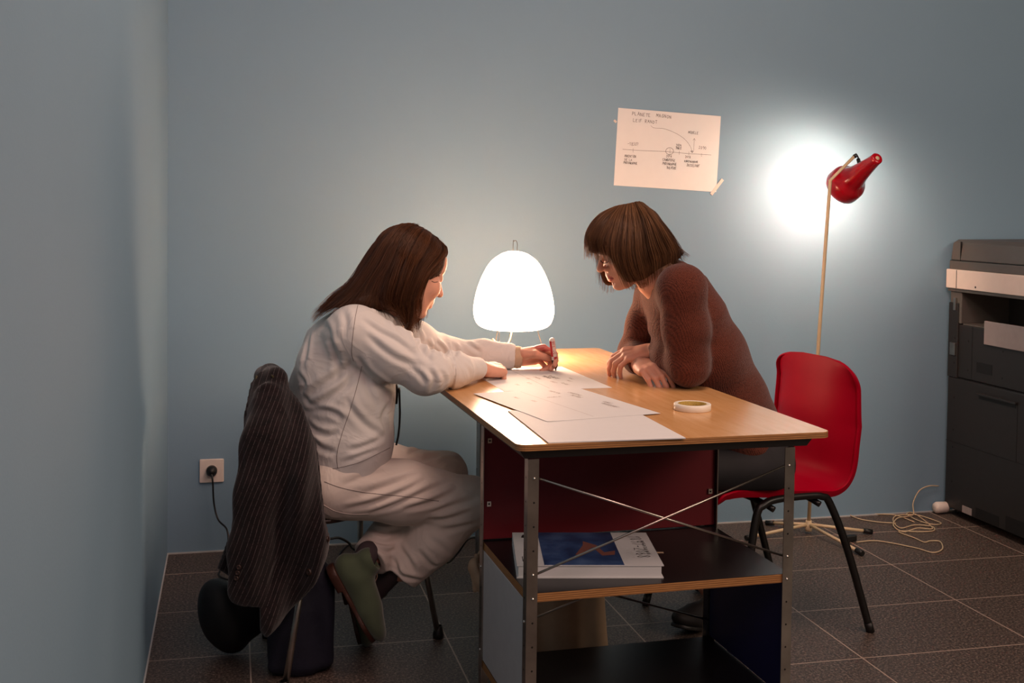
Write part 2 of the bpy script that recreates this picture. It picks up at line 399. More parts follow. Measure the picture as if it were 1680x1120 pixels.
def polyslab(poly, yc, half, edge=.02, yfun=None):
    """rounded slab of a polygon in the XZ plane, thickness 2*half about y = yc (or yfun(x, z)), pillowed towards its edge"""
    P = np.array(poly, float); lo = np.array([P[:, 0].min(), yc-half-.06, P[:, 1].min()]); hi = np.array([P[:, 0].max(), yc+half+.06, P[:, 1].max()])
    def fn(x, y, z):
        X = x[:, 0, 0][:, None]+0*z[0, 0, :][None, :]; Z = z[0, 0, :][None, :]+0*X; d2 = np.full(X.shape, 1e9); sg = np.ones(X.shape)
        for i in range(len(P)):
            a, b = P[i], P[i-1]; e = b-a; wx, wz = X-a[0], Z-a[1]; t = np.clip((wx*e[0]+wz*e[1])/(e@e), 0, 1)
            d2 = np.minimum(d2, (wx-e[0]*t)**2+(wz-e[1]*t)**2)
            c1, c2, c3 = Z >= a[1], Z < b[1], e[0]*wz > e[1]*wx
            sg = np.where((c1 & c2 & c3) | (~c1 & ~c2 & ~c3), -sg, sg)
        d = sg*np.sqrt(d2); ins = np.clip(-d/edge, 0, 1); th = half*np.sqrt(np.clip(1-(1-ins)**2, 0, 1))
        yy = yc if yfun is None else yfun(X, Z)[:, None, :]
        dy = np.abs(y-yy)-(th[:, None, :] if True else half)
        return np.where(d[:, None, :] > 0, np.sqrt(d[:, None, :]**2+np.maximum(np.abs(y-yy), 0)**2), np.maximum(dy, -.5*half-0*dy)*.7)
    return lo, hi, fn
_ph = rng.uniform(0, 6.28, (6, 3)); _dr = rng.normal(size=(6, 3)); _dr /= np.linalg.norm(_dr, axis=1)[:, None]
def fnoise(p, sc):
    q = p*sc; q = q+.6*np.sin(q[:, [1, 2, 0]]*1.3+1.7); v = 0
    for i in range(6): v = v+np.sin(q@_dr[i]*(1+.37*i)+_ph[i, 0])/(1+.3*i)
    return v/3.2
def folds(p, dirn, sc, warp=.5, stretch=.25):
    """ridge-like wrinkles whose crests run across dirn"""
    d = nrm(dirn); t = p@d; q = p-np.outer(t, d)
    u = t*sc+warp*4*fnoise(q*stretch+.3*p, sc*.5)
    s = np.sin(u*2*math.pi)*.5+.5; return 1-2*s**1.6
def crease(p, along, sc, stretch=.22, seed=0.0, sharp=2.2):
    """narrow ridges that run along a direction: 1 on a ridge, towards 0 between ridges"""
    d = nrm(along); t = p@d; q = p-np.outer(t, d)*(1-stretch)+seed
    q = q+.018*np.sin(p[:, [1, 2, 0]]*23+seed*5)
    n1 = fnoise(q+.013, sc); n2 = fnoise(q*1.7+.4, sc*1.3)
    return np.clip(1-np.abs(n1)*1.5, 0, 1)**sharp+.5*np.clip(1-np.abs(n2)*1.5, 0, 1)**sharp
def sdf_obj(name, fld, m, parent=None, mats=None, mifn=None, extra=None):
    V, Q = fld.mesh() if isinstance(fld, Field) else fld
    mi = None
    if mifn is not None: mi = mifn(V[Q].mean(1))
    return link_mesh(name, V, Q, m, parent, True, mats, mi)
def join_vq(parts):
    V, Q, o = [], [], 0
    for v, q in parts: V.append(v); Q.append(q+o); o += len(v)
    return np.concatenate(V), np.concatenate(Q)

# ------------------------------------------------------------------ the room
WY, WX = 4.157, -.2165
def quad(name, pts, m): o = link_mesh(name, pts, [(0, 1, 2, 3)], m); o['kind'] = 'structure'; return o
def slab(name, lo, hi, m):
    b = MB(); b.box(lo, hi); o = b.build(name, m); o['kind'] = 'structure'; return o
slab('floor', (WX-.1, -1.5, -.05), (5.2, WY+.1, 0), M['floor'])
slab('wall_back', (WX-.1, WY, 0), (5.2, WY+.1, 3.4), M['wall'])
slab('wall_left', (WX-.1, -1.5, 0), (WX, WY, 3.4), M['wall_side'])
slab('trim_1', (WX, WY-.004, 0), (5.2, WY, .005), M['sealant'])
slab('trim_2', (WX, -1.5, 0), (WX+.004, WY-.004, .005), M['sealant'])

# ------------------------------------------------------------------ desk
DX, DY, DR = .56099, 2.25734, .028928
def dw(u, v, z=.74):
    c, s = math.cos(DR), math.sin(DR); return np.array([DX+u*c-v*s, DY+u*s+v*c, z])
desk = tag(empty('desk', (DX, DY, 0), DR), 'birch-topped desk on zinc steel posts with dark red, grey and blue panels', 'desk')
LT = 1.523; W_ = .711
def rrect(x0, y0, x1, y1, r, n=6):
    P = []
    for cx, cy, a0 in ((x1-r, y1-r, 0), (x0+r, y1-r, 90), (x0+r, y0+r, 180), (x1-r, y0+r, 270)):
        for k in range(n+1):
            a = math.radians(a0+90*k/n); P.append((cx+r*math.cos(a), cy+r*math.sin(a)))
    return P
b = MB(); b.prism(rrect(0, 0, W_, LT, .022), 2, .7268, .7388); b.build('plywood_edge', M['ply'], desk)
b = MB(); b.prism(rrect(.0004, .0004, W_-.0004, LT-.0004, .0216), 2, .7388, .74); b.build('tabletop', M['birch'], desk)
b = MB()
def taper(x0, y0, x1, y1, z0, z1, ins):
    V = [(x0, y0, z1), (x1, y0, z1), (x1, y1, z1), (x0, y1, z1), (x0+ins, y0+.004, z0), (x1-ins, y0+.004, z0), (x1-ins, y1-.004, z0), (x0+ins, y1-.004, z0)]
    b.add(V, [(0, 3, 2, 1), (4, 5, 6, 7), (0, 1, 5, 4), (1, 2, 6, 5), (2, 3, 7, 6), (3, 0, 4, 7)])
taper(.008, .012, .672, LT-.02, .7085, .7268, .012)
b.build('under_frame', M['blackwood'], desk)
PL, PR, PF, PB = .028, .633, .018, .424            # outer faces of the pedestal posts
def post(u, v, su, sv, z1=.706, holes=True):
    """L-section post: outer corner at (u, v), flanges running towards su, sv"""
    m = MB(); t = .0022; fw, sw = .0235, .026
    m.box((min(u, u+su*fw), min(v, v+sv*t), .0), (max(u, u+su*fw), max(v, v+sv*t), z1))
    m.box((min(u, u+su*t), min(v+sv*t, v+sv*sw), .0), (max(u, u+su*t), max(v+sv*t, v+sv*sw), z1))
    scr = []; m.mi = 1
    if holes:
        for k in range(1, 14):
            z = .016+.05*k; c = (u+su*.0135, v-sv*.0002, z); c2 = (u-su*.0002, v+sv*.014, z)
            if min(abs(z-q) for q in (.416, .466, .666, .116)) < .01: scr.append((c, (0, -sv, 0)))
            else: m.lathe([(.0022, 0), (.0001, .0001)], c, (0, -sv, 0), 10)
            if min(abs(z-.366), abs(z-.166)) < .01: scr.append((c2, (-su, 0, 0)))
            else: m.lathe([(.0022, 0), (.0001, .0001)], c2, (-su, 0, 0), 10)
    o = m.build('post', None, desk, mats=[M['metal'], M['pr_black']])
    for c, ax in scr:
        k = MB(); k.lathe([(.0001, .0026), (.0022, .0022), (.0032, .0008), (.0034, 0)], c, ax, 10); k.build('screw', M['chrome'], o)
    return o
post(PL, PF, 1, 1); post(PR, PF, -1, 1); post(PL, PB, 1, -1); post(PR, PB, -1, -1)
def shelf(zt):
    m = MB(); m.prism([(PL+.004, PF+.004), (PR-.004, PF+.004), (PR-.004, PB-.004), (PL+.004, PB-.004)], 2, zt-.019, zt-.0008); m.build('shelf_board', M['ply'], desk)
    m = MB(); m.prism([(PL+.0045, PF+.0045), (PR-.0045, PF+.0045), (PR-.0045, PB-.0045), (PL+.0045, PB-.0045)], 2, zt-.0008, zt); m.build('shelf_surface', M['blackwood'], desk)
shelf(.427); shelf(.143)
def panel(name, lo, hi, m): q = MB(); q.box(lo, hi); q.build(name, M[m], desk, bevel=.001)
panel('back_panel', (PL+.003, PB-.014, .430), (PR-.003, PB-.009, .706), 'redpanel')
panel('side_panel', (PL+.0028, PF+.028, .146), (PL+.0075, PB-.028, .407), 'whitepanel')
panel('side_panel', (PR-.0075, PF+.004, .146), (PR-.0028, PB-.006, .407), 'bluepanel')
for u in (PL+.017, PR-.017):
    for z in (.667, .516):
        cl = MB(); cl.box((u-.005, PB-.019, z-.006), (u+.005, PB-.014, z+.006)); cl.mi = 1; cl.lathe([(.0001, .001), (.0022, .0008), (.0024, 0)], (u, PB-.019, z), (0, -1, 0), 10); cl.build('panel_clip', None, desk, mats=[M['chrome'], M['pr_black']])
for a, c_, v in (((PL+.02, .466), (PR-.02, .666), PF+.004), ((PL+.02, .666), (PR-.02, .466), PF+.009), ((PL+.012, .187), (PR-.012, .376), PB-.006), ((PL+.012, .376), (PR-.012, .187), PB-.011)):
    m = MB(); m.tube([(a[0], v, a[1]), (c_[0], v, c_[1])], .0027, 8); m.build('cross_rod', M['rod'], desk)
# far end support: two posts, a dark blue board between them, wire brace
FL, FR, FV = .262, .633, 1.44
post(FL, FV, 1, -1, .706, True); post(FR, FV, -1, -1, .706, False)
post(FL, FV-.05, 1, 1, .706, False) ; post(FR, FV-.05, -1, 1, .706, False)
panel('end_board', (FL+.01, FV-.03, .40), (FR-.003, FV-.024, .706), 'bluepanel')
m = MB(); m.tube([(FL+.01, FV-.06, .56), (FR-.01, FV-.06, .70)], .002, 6); m.build('cross_rod', M['rod'], desk)
panel('end_strap', (FL+.035, FV-.028, 0), (FL+.041, FV-.024, .40), 'bluepanel')

# ------------------------------------------------------------------ lettering by pen strokes
GL = {'A': [[(0, 0), (.5, 1), (1, 0)], [(.2, .4), (.8, .4)]], 'B': [[(0, 0), (0, 1), (.7, .95), (.75, .6), (0, .52), (.85, .4), (.8, .05), (0, 0)]],
 'C': [[(.9, .85), (.5, 1), (.1, .7), (.1, .3), (.5, 0), (.9, .12)]], 'D': [[(0, 0), (0, 1), (.6, .9), (.9, .5), (.6, .08), (0, 0)]],
 'E': [[(.9, 1), (0, 1), (0, 0), (.9, 0)], [(0, .5), (.7, .5)]], 'F': [[(.9, 1), (0, 1), (0, 0)], [(0, .5), (.7, .5)]],
 'G': [[(.9, .85), (.5, 1), (.1, .7), (.1, .3), (.5, 0), (.9, .15), (.9, .45), (.55, .45)]], 'H': [[(0, 0), (0, 1)], [(.9, 0), (.9, 1)], [(0, .5), (.9, .5)]],
 'I': [[(.4, 0), (.4, 1)]], 'K': [[(0, 0), (0, 1)], [(.85, 1), (0, .45), (.9, 0)]], 'L': [[(0, 1), (0, 0), (.8, 0)]],
 'M': [[(0, 0), (.05, 1), (.5, .35), (.95, 1), (1, 0)]], 'N': [[(0, 0), (0, 1), (.9, 0), (.9, 1)]], 'O': [[(.5, 1), (.1, .75), (.1, .25), (.5, 0), (.9, .25), (.9, .75), (.5, 1)]],
 'P': [[(0, 0), (0, 1), (.8, .9), (.8, .55), (0, .48)]], 'R': [[(0, 0), (0, 1), (.8, .9), (.8, .58), (0, .5), (.85, 0)]],
 'S': [[(.85, .88), (.4, 1), (.1, .78), (.8, .35), (.6, .02), (.05, .1)]], 'T': [[(0, 1), (1, 1)], [(.5, 1), (.5, 0)]], 'U': [[(0, 1), (.05, .2), (.45, 0), (.85, .2), (.9, 1)]],
 'V': [[(0, 1), (.45, 0), (.9, 1)]], '0': [[(.5, 1), (.12, .7), (.12, .3), (.5, 0), (.85, .3), (.85, .7), (.5, 1)]], '1': [[(.1, .7), (.5, 1), (.5, 0)]],
 '2': [[(.1, .8), (.5, 1), (.85, .75), (.1, 0), (.9, 0)]], '3': [[(.1, 1), (.8, 1), (.4, .6), (.85, .35), (.5, 0), (.1, .1)]],
 '6': [[(.75, 1), (.2, .5), (.2, .1), (.6, 0), (.85, .3), (.5, .52), (.2, .35)]], '7': [[(.05, 1), (.9, 1), (.35, 0)]],
 '8': [[(.5, .52), (.15, .78), (.5, 1), (.85, .78), (.5, .52), (.1, .25), (.5, 0), (.9, .25), (.5, .52)]], '9': [[(.85, .6), (.4, .5), (.15, .8), (.5, 1), (.85, .75), (.8, .2), (.5, 0)]],
 '?': [[(.1, .8), (.45, 1), (.8, .75), (.45, .4), (.45, .25)], [(.45, .08), (.45, .0)]], '-': [[(.1, .45), (.8, .45)]],
 'e': [[(.1, .35), (.8, .35), (.7, .65), (.3, .68), (.1, .4), (.2, .05), (.7, .05)]], 'd': [[(.8, 1), (.8, 0), (.3, .02), (.1, .35), (.35, .65), (.8, .55)]],
 'i': [[(.4, 0), (.4, .6)], [(.4, .85), (.4, .9)]], 'n': [[(.1, 0), (.1, .65), (.5, .66), (.75, .5), (.75, 0)]], 'g': [[(.8, .6), (.3, .65), (.1, .35), (.3, .05), (.8, .1)], [(.8, .65), (.8, -.3), (.2, -.3)]]}
def strokes(m, lines, to3, w, jit=0.0):
    """flat ribbons of width w; to3 maps paper coordinates (metres) to the sheet"""
    for ln in lines:
        for (x0, y0), (x1, y1) in zip(ln[:-1], ln[1:]):
            d = np.array([x1-x0, y1-y0]); L = np.linalg.norm(d)
            if L < 1e-7: continue
            d /= L; n = np.array([-d[1], d[0]])*w/2; e = d*w*.3
            P = [np.array([x0, y0])-e+n, np.array([x0, y0])-e-n, np.array([x1, y1])+e-n, np.array([x1, y1])+e+n]
            m.add([to3(*p) for p in P], [(0, 1, 2, 3)])
def text(m, s, x, y, h, to3, w=.0011, adv=.95, wd=.62, slope=0.0, rnd=None):
    rnd = rnd or random.Random(s)
    for ch in s:
        if ch in GL:
            jy = rnd.uniform(-.08, .08)*h; sc = h*rnd.uniform(.88, 1.08); sh = rnd.uniform(-.1, .12)
            strokes(m, [[(x+(a*wd+c*sh)*sc, y+jy+c*sc) for a, c in g] for g in GL[ch]], to3, w)
        x += h*adv*(.9 if ch != 'I' else .6); y += slope*h
    return x

# the drawing taped to the wall
pt = tag(empty('wall_drawing', (1.606, WY, 1.443)), 'large white sheet with a hand-drawn timeline taped to the blue wall', 'drawing')
PW, PH = .414, .291; tilt = math.radians(-2.6)
def pw(x, y, d=.0016):                    # x right, y up from the sheet's lower left corner
    a, c = x-PW/2, y-PH/2; return (a*math.cos(tilt)-c*math.sin(tilt), -d-.0012*math.sin(a*9+1), a*math.sin(tilt)+c*math.cos(tilt))
N = 14; V = [pw(PW*i/N, PH*j/2) for j in range(3) for i in range(N+1)]; k = N+1
V2 = [(x, y+.0003, z) for x, y, z in V]
Fq = [(j*k+i, j*k+i+1, (j+1)*k+i+1, (j+1)*k+i) for j in range(2) for i in range(N)]
link_mesh('sheet', V+V2, Fq+[tuple(len(V)+q for q in f[::-1]) for f in Fq], M['paper'], pt)
ik = MB(); t3 = lambda x, y: pw(x, y, .0019)
def fr(px, py):                           # position on the sheet from its place in a 1318x1120 close-up of it
    # corners of the sheet in the close-up: (84,134) (1190,190) (1172,1000) (64,962)
    x = (px-84+(py-134)*.022)/1106; yt = 134+x*56; yb = 962+x*38; return x*PW, PH*(1-(py-yt)/(yb-yt))
def tx_(s, px, py, h, **kw):
    kw.setdefault('wd', min(.62, kw.get('adv', .95)*.74)); x, y = fr(px, py); return text(ik, s, x, y, h/828*PH, t3, **kw)
tx_('PLANETE', 232, 205, 36, w=.0013, slope=-.03); tx_('MAGNON', 488, 218, 34, w=.0013, adv=.98, slope=-.04)
tx_('LEIF', 245, 278, 34, w=.0012); tx_('RANDT', 372, 285, 34, w=.0012)
tx_('MODELE', 838, 385, 27, adv=.82); tx_('-1830?', 196, 530, 34, adv=.68); tx_('2009', 710, 528, 30, adv=.62); tx_('PARIS', 714, 556, 24, adv=.62)
tx_('2090', 958, 545, 32, adv=.82); tx_('INVENTION', 165, 655, 27, adv=.66, w=.0012); tx_('DE LA', 170, 694, 22, adv=.86); tx_('PHOTOGRAPHIE', 160, 728, 24, adv=.62, w=.0012)
tx_('2016', 610, 642, 27, adv=.68); tx_('CAMBRIDGE', 572, 684, 28, adv=.68, w=.0012); tx_('PHOTOGRAPHIE', 574, 726, 26, adv=.6, w=.0012); tx_('THEATRE', 616, 768, 25, adv=.74, w=.0012)
tx_('2018', 815, 645, 25, adv=.74); tx_('KUNSTAKADEMIE', 810, 690, 20, adv=.7); tx_('DUSSELDORF', 838, 735, 27, adv=.62)
def ln(pts, w=.0009): strokes(ik, [[fr(*p) for p in pts]], t3, w)
ln([(145, 574), (330, 582), (600, 584), (860, 600), (1098, 606)], .0011)
for x, y0, y1 in ((256, 562, 605), (648, 556, 606), (748, 572, 614), (853, 578, 614), (992, 592, 628)): ln([(x, y0), (x+1, y1)])
ln([(645+42*math.cos(a*.35), 579+36*math.sin(a*.35)) for a in range(19)], .0013)
ln([tuple(p) for p in cr([(434, 314), (470, 337), (580, 343), (700, 385), (800, 445), (865, 520), (892, 588)], 5)])
ln([(872, 572), (892, 588), (902, 570), (872, 572)], .0013); ln([(905, 562), (907, 436)]); ln([(893, 456), (907, 436), (919, 456)])
ik.build('handwriting', M['ink'], pt)
tp = MB()
def strip(c, ang, L, wd):
    d = np.array([math.cos(ang), math.sin(ang)])*L/2; n = np.array([-d[1], d[0]])/(L/2)*wd/2
    P = [c-d-n, c+d-n, c+d+n, c-d+n]; tp.add([(p[0], y, p[1]) for y in (-.0026, -.0006) for p in P], [(0, 1, 2, 3), (7, 6, 5, 4), (0, 4, 5, 1), (1, 5, 6, 2), (2, 6, 7, 3), (3, 7, 4, 0)])
strip(np.array([.203, -.135]), .9, .075, .012)
tp.build('tape_strip', M['translucenttape'], pt)
tp = MB(); strip(np.array([-.212, .104]), 2.4, .012, .008); tp.build('tape_strip', M['translucenttape'], pt)

# sheets on the desk
def sheet(name, uvw, rz, z, label, size=(.297, .42), th=.0005, curl=0, scr=0):
    o = tag(empty(name, tuple(dw(uvw[0], uvw[1], z)), DR+rz), label, 'paper', 'large sheets lying on the desk')
    n = 16; V = []
    def zz(x, y): return curl*max(0, (-x+size[0]*-.28)/size[0])**2*4*math.exp(-((y+size[1]*.42)/.12)**2)
    for s_ in (0, 1):
        for j in range(n+1):
            for i in range(n+1):
                x = (i/n-.5)*size[0]; y = (j/n-.5)*size[1]; V.append((x, y, zz(x, y)+th*s_))
    k = n+1; Fc = []
    for j in range(n):
        for i in range(n):
            a = j*k+i; Fc += [(a, a+k, a+k+1, a+1), (k*k+a, k*k+a+1, k*k+a+k+1, k*k+a+k)]
    for i in range(n): Fc += [(i, i+1, k*k+i+1, k*k+i), (n*k+i+1, n*k+i, k*k+n*k+i, k*k+n*k+i+1), (i*k+k, i*k, k*k+i*k, k*k+i*k+k), (i*k+n, i*k+k+n, k*k+i*k+k+n, k*k+i*k+n)]
    link_mesh('page', V, Fc, M['paper'], o)
    return o
shC = sheet('paper_sheet', (.222, .185), -.04, .7402, 'blank white sheet nearest the front edge of the desk, lowest of the three', (.297, .375), .0022)
shB = sheet('paper_sheet', (.240, .452), .17, .7426, 'written sheet overlapping the blank one on the desk', (.297, .42), .0004, .004)
shA = sheet('paper_sheet', (.295, .88), .02, .7402, 'written sheet under the hands of the person in the white shirt', (.30, .42), .0005)
def scrib(o, m, items, w=.0011):
    q = MB(); z = .0009
    for s, x, y, h, r in items:
        c, s_ = math.cos(r), math.sin(r); to = lambda a, d, x=x, y=y, c=c, s_=s_: (x+a*c-d*s_, y+a*s_+d*c, z)
        text(q, s, 0, 0, h, to, w=w, adv=.8)
    for p in ([( -.02, -.19), (-.022, .02), (-.024, .19)],): strokes(q, [p], lambda a, d: (a, d, z), .0009)
    q.build('handwriting', M[m], o)
# the writer sits at the left edge, so the lines of writing run along the desk
R9 = math.pi/2
scrib(shA, 'ink', [('PLANETE', .045, .03, .013, -1.45), ('MAGNON', .028, .03, .012, -1.45)], .0018)
scrib(shA, 'faintink', [('KUNST', .02, -.07, .009, -1.5), ('PARIS', .07, -.06, .009, -1.5), ('THEATRE', .04, -.1, .009, -1.5), ('1830', -.03, .0, .009, -1.5), ('CAMBRIDGE', .0, .02, .008, -1.5), ('DE LA', -.05, -.08, .008, -1.5), ('2018', -.09, -.1, .008, -1.5), ('MODELE', .09, -.02, .008, -1.5)], .0011)
scrib(shB, 'faintink', [('CAMBRIDGE', .085, .14, .010, -1.5), ('THEATRE', .07, .1, .010, -1.5), ('KUNST', .1, -.02, .009, -1.5), ('DUSSELDORF', .085, -.04, .009, -1.5), ('MODELE', .0, .08, .009, .0), ('1830', -.06, .06, .008, -1.5), ('PARIS', -.08, .12, .008, -1.5), ('INVENTION', .05, .18, .009, -1.5)], .0012)

# roll of tape
tc = dw(.522, .315, .7402)
tr_ = tag(empty('tape_roll', tuple(tc)), 'roll of white tape lying flat on the desk', 'tape roll')
m = MB(); m.lathe([(.0345, 0), (.0435, 0), (.0445, .001), (.0445, .0145), (.0435, .0155), (.0345, .0155), (.0345, 0)], n=48); m.build('tape_windings', M['tape'], tr_)
m = MB(); m.lathe([(.0325, .0005), (.0344, .0005), (.0344, .0152), (.0325, .0152), (.0325, .0005)], n=48); m.build('card_core', M['tapecore'], tr_)

# paper lamp
lc = at(842, 582, 3.58); LX, LY = lc[0], 3.58
lamp = tag(empty('table_lamp', (LX, LY, .74)), 'glowing egg-shaped rice-paper lamp on wire legs on the desk', 'table lamp')
prof = []
pr_pts = cr([(.050, .0905), (.090, .095), (.115, .109), (.126, .135), (.1275, .165), (.118, .215), (.101, .262), (.076, .305), (.045, .330), (.021, .3395)], 12)
for i, (r, h) in enumerate(pr_pts):
    prof.append((r+.0009*(i % 2), h))
m = MB(); m.lathe(prof, n=64)
sh = m.build('lamp_shade', M['rice'], lamp); 
m = MB(); m.lathe([(.0001, -.012), (.02, -.008), (.028, .012), (.02, .035), (.012, .045), (.012, .06), (.0001, .06)], (0, 0, .19), n=20); bulb_ = m.build('bulb', M['plate'], lamp)
m = MB(); m.tube([(.035, -.005, .335), (.006, 0, .343)], .0011, 6)
m.tube(cr([(-.0045, 0, .20), (-.0045, 0, .36), (-.002, 0, .372), (.0045, 0, .374), (.009, 0, .362), (.008, 0, .335), (.008, 0, .20)], 6), .0011, 6); m.build('wire_handle', M['blackmetal'], lamp)
for a, e in (((-.052, -.03, .10), (-.062, -.05, .0)), ((.075, .0, .10), (.108, -.0, .0)), ((-.035, .06, .10), (-.045, .09, 0))):
    m = MB(); m.tube([(0, 0, .15), a, e], .001, 6); m.build('leg', M['blackmetal'], lamp)
cordp = cr([(0, 0, .15), (-.006, 0, .09), (-.014, -.004, .055), (-.034, -.005, .034), (-.052, 0, .034), (-.064, .01, .06), (-.07, .04, .03), (-.09, .06, .004), (-.15, .16, .004), (-.22, .22, .004)], 6)
m = MB(); m.tube([tuple(p) for p in cordp], .0022, 6); m.build('cord', M['browncord'], lamp)
pl = bpy.data.lights.new('lamp_bulb_light', 'POINT'); pl.energy = 90; pl.color = (1, .72, .52); pl.shadow_soft_size = .028
plo = bpy.data.objects.new('lamp_bulb_light', pl); C.objects.link(plo); plo.location = (0, 0, .155); plo.parent = lamp
bulb_.visible_shadow = True
bulb_.location = (0, 0, .03)

# book on the middle shelf
bk = tag(empty('book', tuple(dw(.036, .122, .4272)), -.196), 'thick white book with a blue picture cover lying on the middle shelf', 'book')
bk.scale = (1.18, 1.22, 1.1); BL_, BD_, BT = .268, .205, .026
m = MB(); m.box((.003, .002, .002), (BL_-.004, BD_-.002, BT-.002)); m.build('pages', M['paper'], bk)
m = MB(); m.box((0, 0, 0), (BL_, BD_, .002)); m.box((0, 0, BT-.002), (BL_, BD_, BT)); m.box((0, BD_-.002, .002), (BL_, BD_, BT-.002)); m.build('cover', M['paper'], bk)
m = MB(); m.box((.05, .001, BT), (.196, BD_-.001, BT+.0004)); m.build('cover_picture', M['cover'], bk)
m = MB(); m.box((BL_-.006, BD_*.55, .012), (BL_+.02, BD_*.58, .0128)); m.build('ribbon', M['tote'], bk)
q = MB(); z = BT+.0006
to = lambda a, d: (.228+d, .18-a, z); text(q, '1897-2068', 0, 0, .024, to, w=.0011, adv=.72, wd=.5)
q.build('lettering', M['ink'], bk); q = MB(); to = lambda a, d: (.248+d, .15-a, z); text(q, 'INVENTION DE LA PHOTO', 0, 0, .006, to, w=.0006, adv=.8, wd=.55)
q.build('lettering', M['ink'], bk); q = MB(); to = lambda a, d: (.012+a, .02+d, z); q.add([to(0, 0), to(.001, 0), to(.001, .03), to(0, .03)], [(0, 1, 2, 3)]); q.add([to(.014, 0), to(.015, 0), to(.015, .03), to(.014, .03)], [(0, 1, 2, 3)])
for k in range(5): q.add([to(.004, .003+.005*k), to(.010, .003+.005*k), to(.010, .006+.005*k), to(.004, .006+.005*k)], [(0, 1, 2, 3)])
q.build('publisher_mark', M['ink'], bk); q = MB(); q.add([to(.004, .15), to(.02, .142), to(.024, .16), to(.008, .168)], [(0, 1, 2, 3)])
q.build('corner_mark', M['ink'], bk)
q = MB(); q.add([(.112, .06, z), (.118, .058, z), (.135, .145, z), (.158, .12, z), (.168, .075, z), (.19, .085, z), (.186, .06, z), (.162, .055, z), (.15, .105, z), (.132, .118, z)], [(0, 1, 8, 9), (9, 8, 3, 2), (8, 7, 4, 3), (7, 6, 5, 4)]); q.build('cover_figure', mat('dull_salmon_print', '#8a5a50', .4), bk)

# ------------------------------------------------------------------ wall socket, plug and cord
so = tag(empty('wall_socket', (-.0675, WY, .288)), 'square white wall socket low on the blue wall beside the corner', 'socket')
m = MB(); m.prism(rrect(-.041, -.041, .041, .041, .004), 1, -.008, -.0005); m.build('face_plate', M['plate'], so, bevel=.002)
m = MB(); m.lathe([(.0195, .0085), (.021, .0095), (.0215, .008)], (0, 0, 0), (0, -1, 0), 32); m.build('socket_ring', M['plate'], so)
pg = tag(empty('plug', (-.0675, WY-.009, .288)), 'black plug in the wall socket with its hanging black cord', 'plug')
m = MB(); m.lathe([(.0001, .033), (.008, .032), (.012, .026), (.018, .02), (.0185, .0), (.0001, 0)], (0, 0, .002), (0, -1, 0), 24); m.build('plug_body', M['blackplastic'], pg)
base = np.array([-.0675, WY-.009, .288]); pts = [(-.0675, 4.12, .285), at(349, 790, 4.11), at(351, 825, 4.12), at(358, 852, 4.1), at(372, 868, 4.06), at(374, 892, 4.03), at(366, 925, 3.98), atz(372, 950, .005), atz(520, 960, .005), atz(560, 905, .005), atz(575, 892, .005)]
m = MB(); m.tube([tuple(np.array(p)-base) for p in cr(pts, 8)], .0032, 8); m.build('cord', M['blackcord'], pg)
# black cable on the floor behind the desk
pts = [at(540, 884, 3.75), at(556, 882, 3.78), at(572, 890, 3.8), at(585, 903, 3.8), atz(640, 925, .006), at(722, 913, 3.75), at(735, 922, 3.75), at(752, 905, 3.78), at(768, 884, 3.8), at(790, 881, 3.85), at(840, 880, 3.9)]
m = MB(); m.tube([tuple(p) for p in cr(pts, 8)], .0042, 8); o = m.build('floor_cable', M['blackcord']); tag(o, 'black cable looping near the floor behind the crossed feet', 'cable')

# ------------------------------------------------------------------ red reading lamp aimed at the wall
hub = np.array([2.125, 3.965, .035])
fl = tag(empty('floor_lamp', (hub[0], hub[1], 0)), 'slim cream floor lamp with a red cone shade aimed at the wall', 'floor lamp')
def rel(p, o=hub): return tuple(np.array(p)-np.array([o[0], o[1], 0]))
PB1 = np.array([2.18, 3.93, 0]); bend = at(1362, 296, 3.825); topb = at(1401, 257, 3.82)
m = MB(); m.tube([rel(hub), rel(at(1343, 560, 3.885)), rel(bend), rel(topb)], [.0068, .0068, .0062, .0058], 12); m.build('pole', M['cream'], fl)
for f in ((2.026, 4.093, 0), (2.346, 3.911, 0), (2.173, 3.675, 0), (1.862, 3.925, 0)):
    f = np.array(f); e = f+np.array([0, 0, .011]); d = nrm(e-hub)
    m = MB(); m.tube([rel(hub), rel(e)], .006, 10); lg = m.build('leg', M['cream'], fl)
    m = MB(); m.tube([rel(e-d*.02), rel(e+d*.014)], .0095, 12); m.build('rubber_foot', M['blackplastic'], lg)
m = MB(); m.lathe([(.0001, .05), (.011, .05), (.013, .02), (.013, .01), (.0001, .01)], n=16); m.build('hub', M['cream'], fl)
nk = at(1440, 259, 3.735); mo = at(1384, 305, 3.925); ax = nrm(mo-nk); L = np.linalg.norm(mo-nk)
# closed cone shade: neck end, flare, drum, lip
sp_ = [(.0085, .001), (.0185, 0), (.0215, .004), (.0215, .014), (.027, .06), (.036, .115), (.045, .150), (.052, .162), (.064, .172), (.0695, .185), (.0705, .215), (.0705, L+.008), (.067, L+.008), (.067, .215), (.064, .185), (.045, .166), (.02, .09), (.0085, .02), (.0085, .001)]
m = MB(); m.lathe(sp_, rel(nk), ax, 48); m.build('lamp_shade', M['redlamp'], fl)
m = MB(); m.lathe([(.0001, -.0006), (.0075, -.0004), (.0082, .003)], rel(nk), ax, 16); m.build('neck_cap', M['cream'], fl)
m = MB(); c0 = at(1409, 263, 3.86); m.tube([rel(topb), rel(at(1404, 255, 3.818))], .0075, 10)
m.tube([rel(p) for p in cr([at(1402, 254, 3.82), at(1405, 253, 3.825), at(1408, 259, 3.84), at(1409, 266, 3.85)], 5)], .0028, 8); m.tube([rel(at(1408, 261, 3.845)), rel(at(1410, 270, 3.856))], .0068, 10); m.build('hook_joint', M['blackmetal'], fl)
bc = nk+ax*(L-.040)
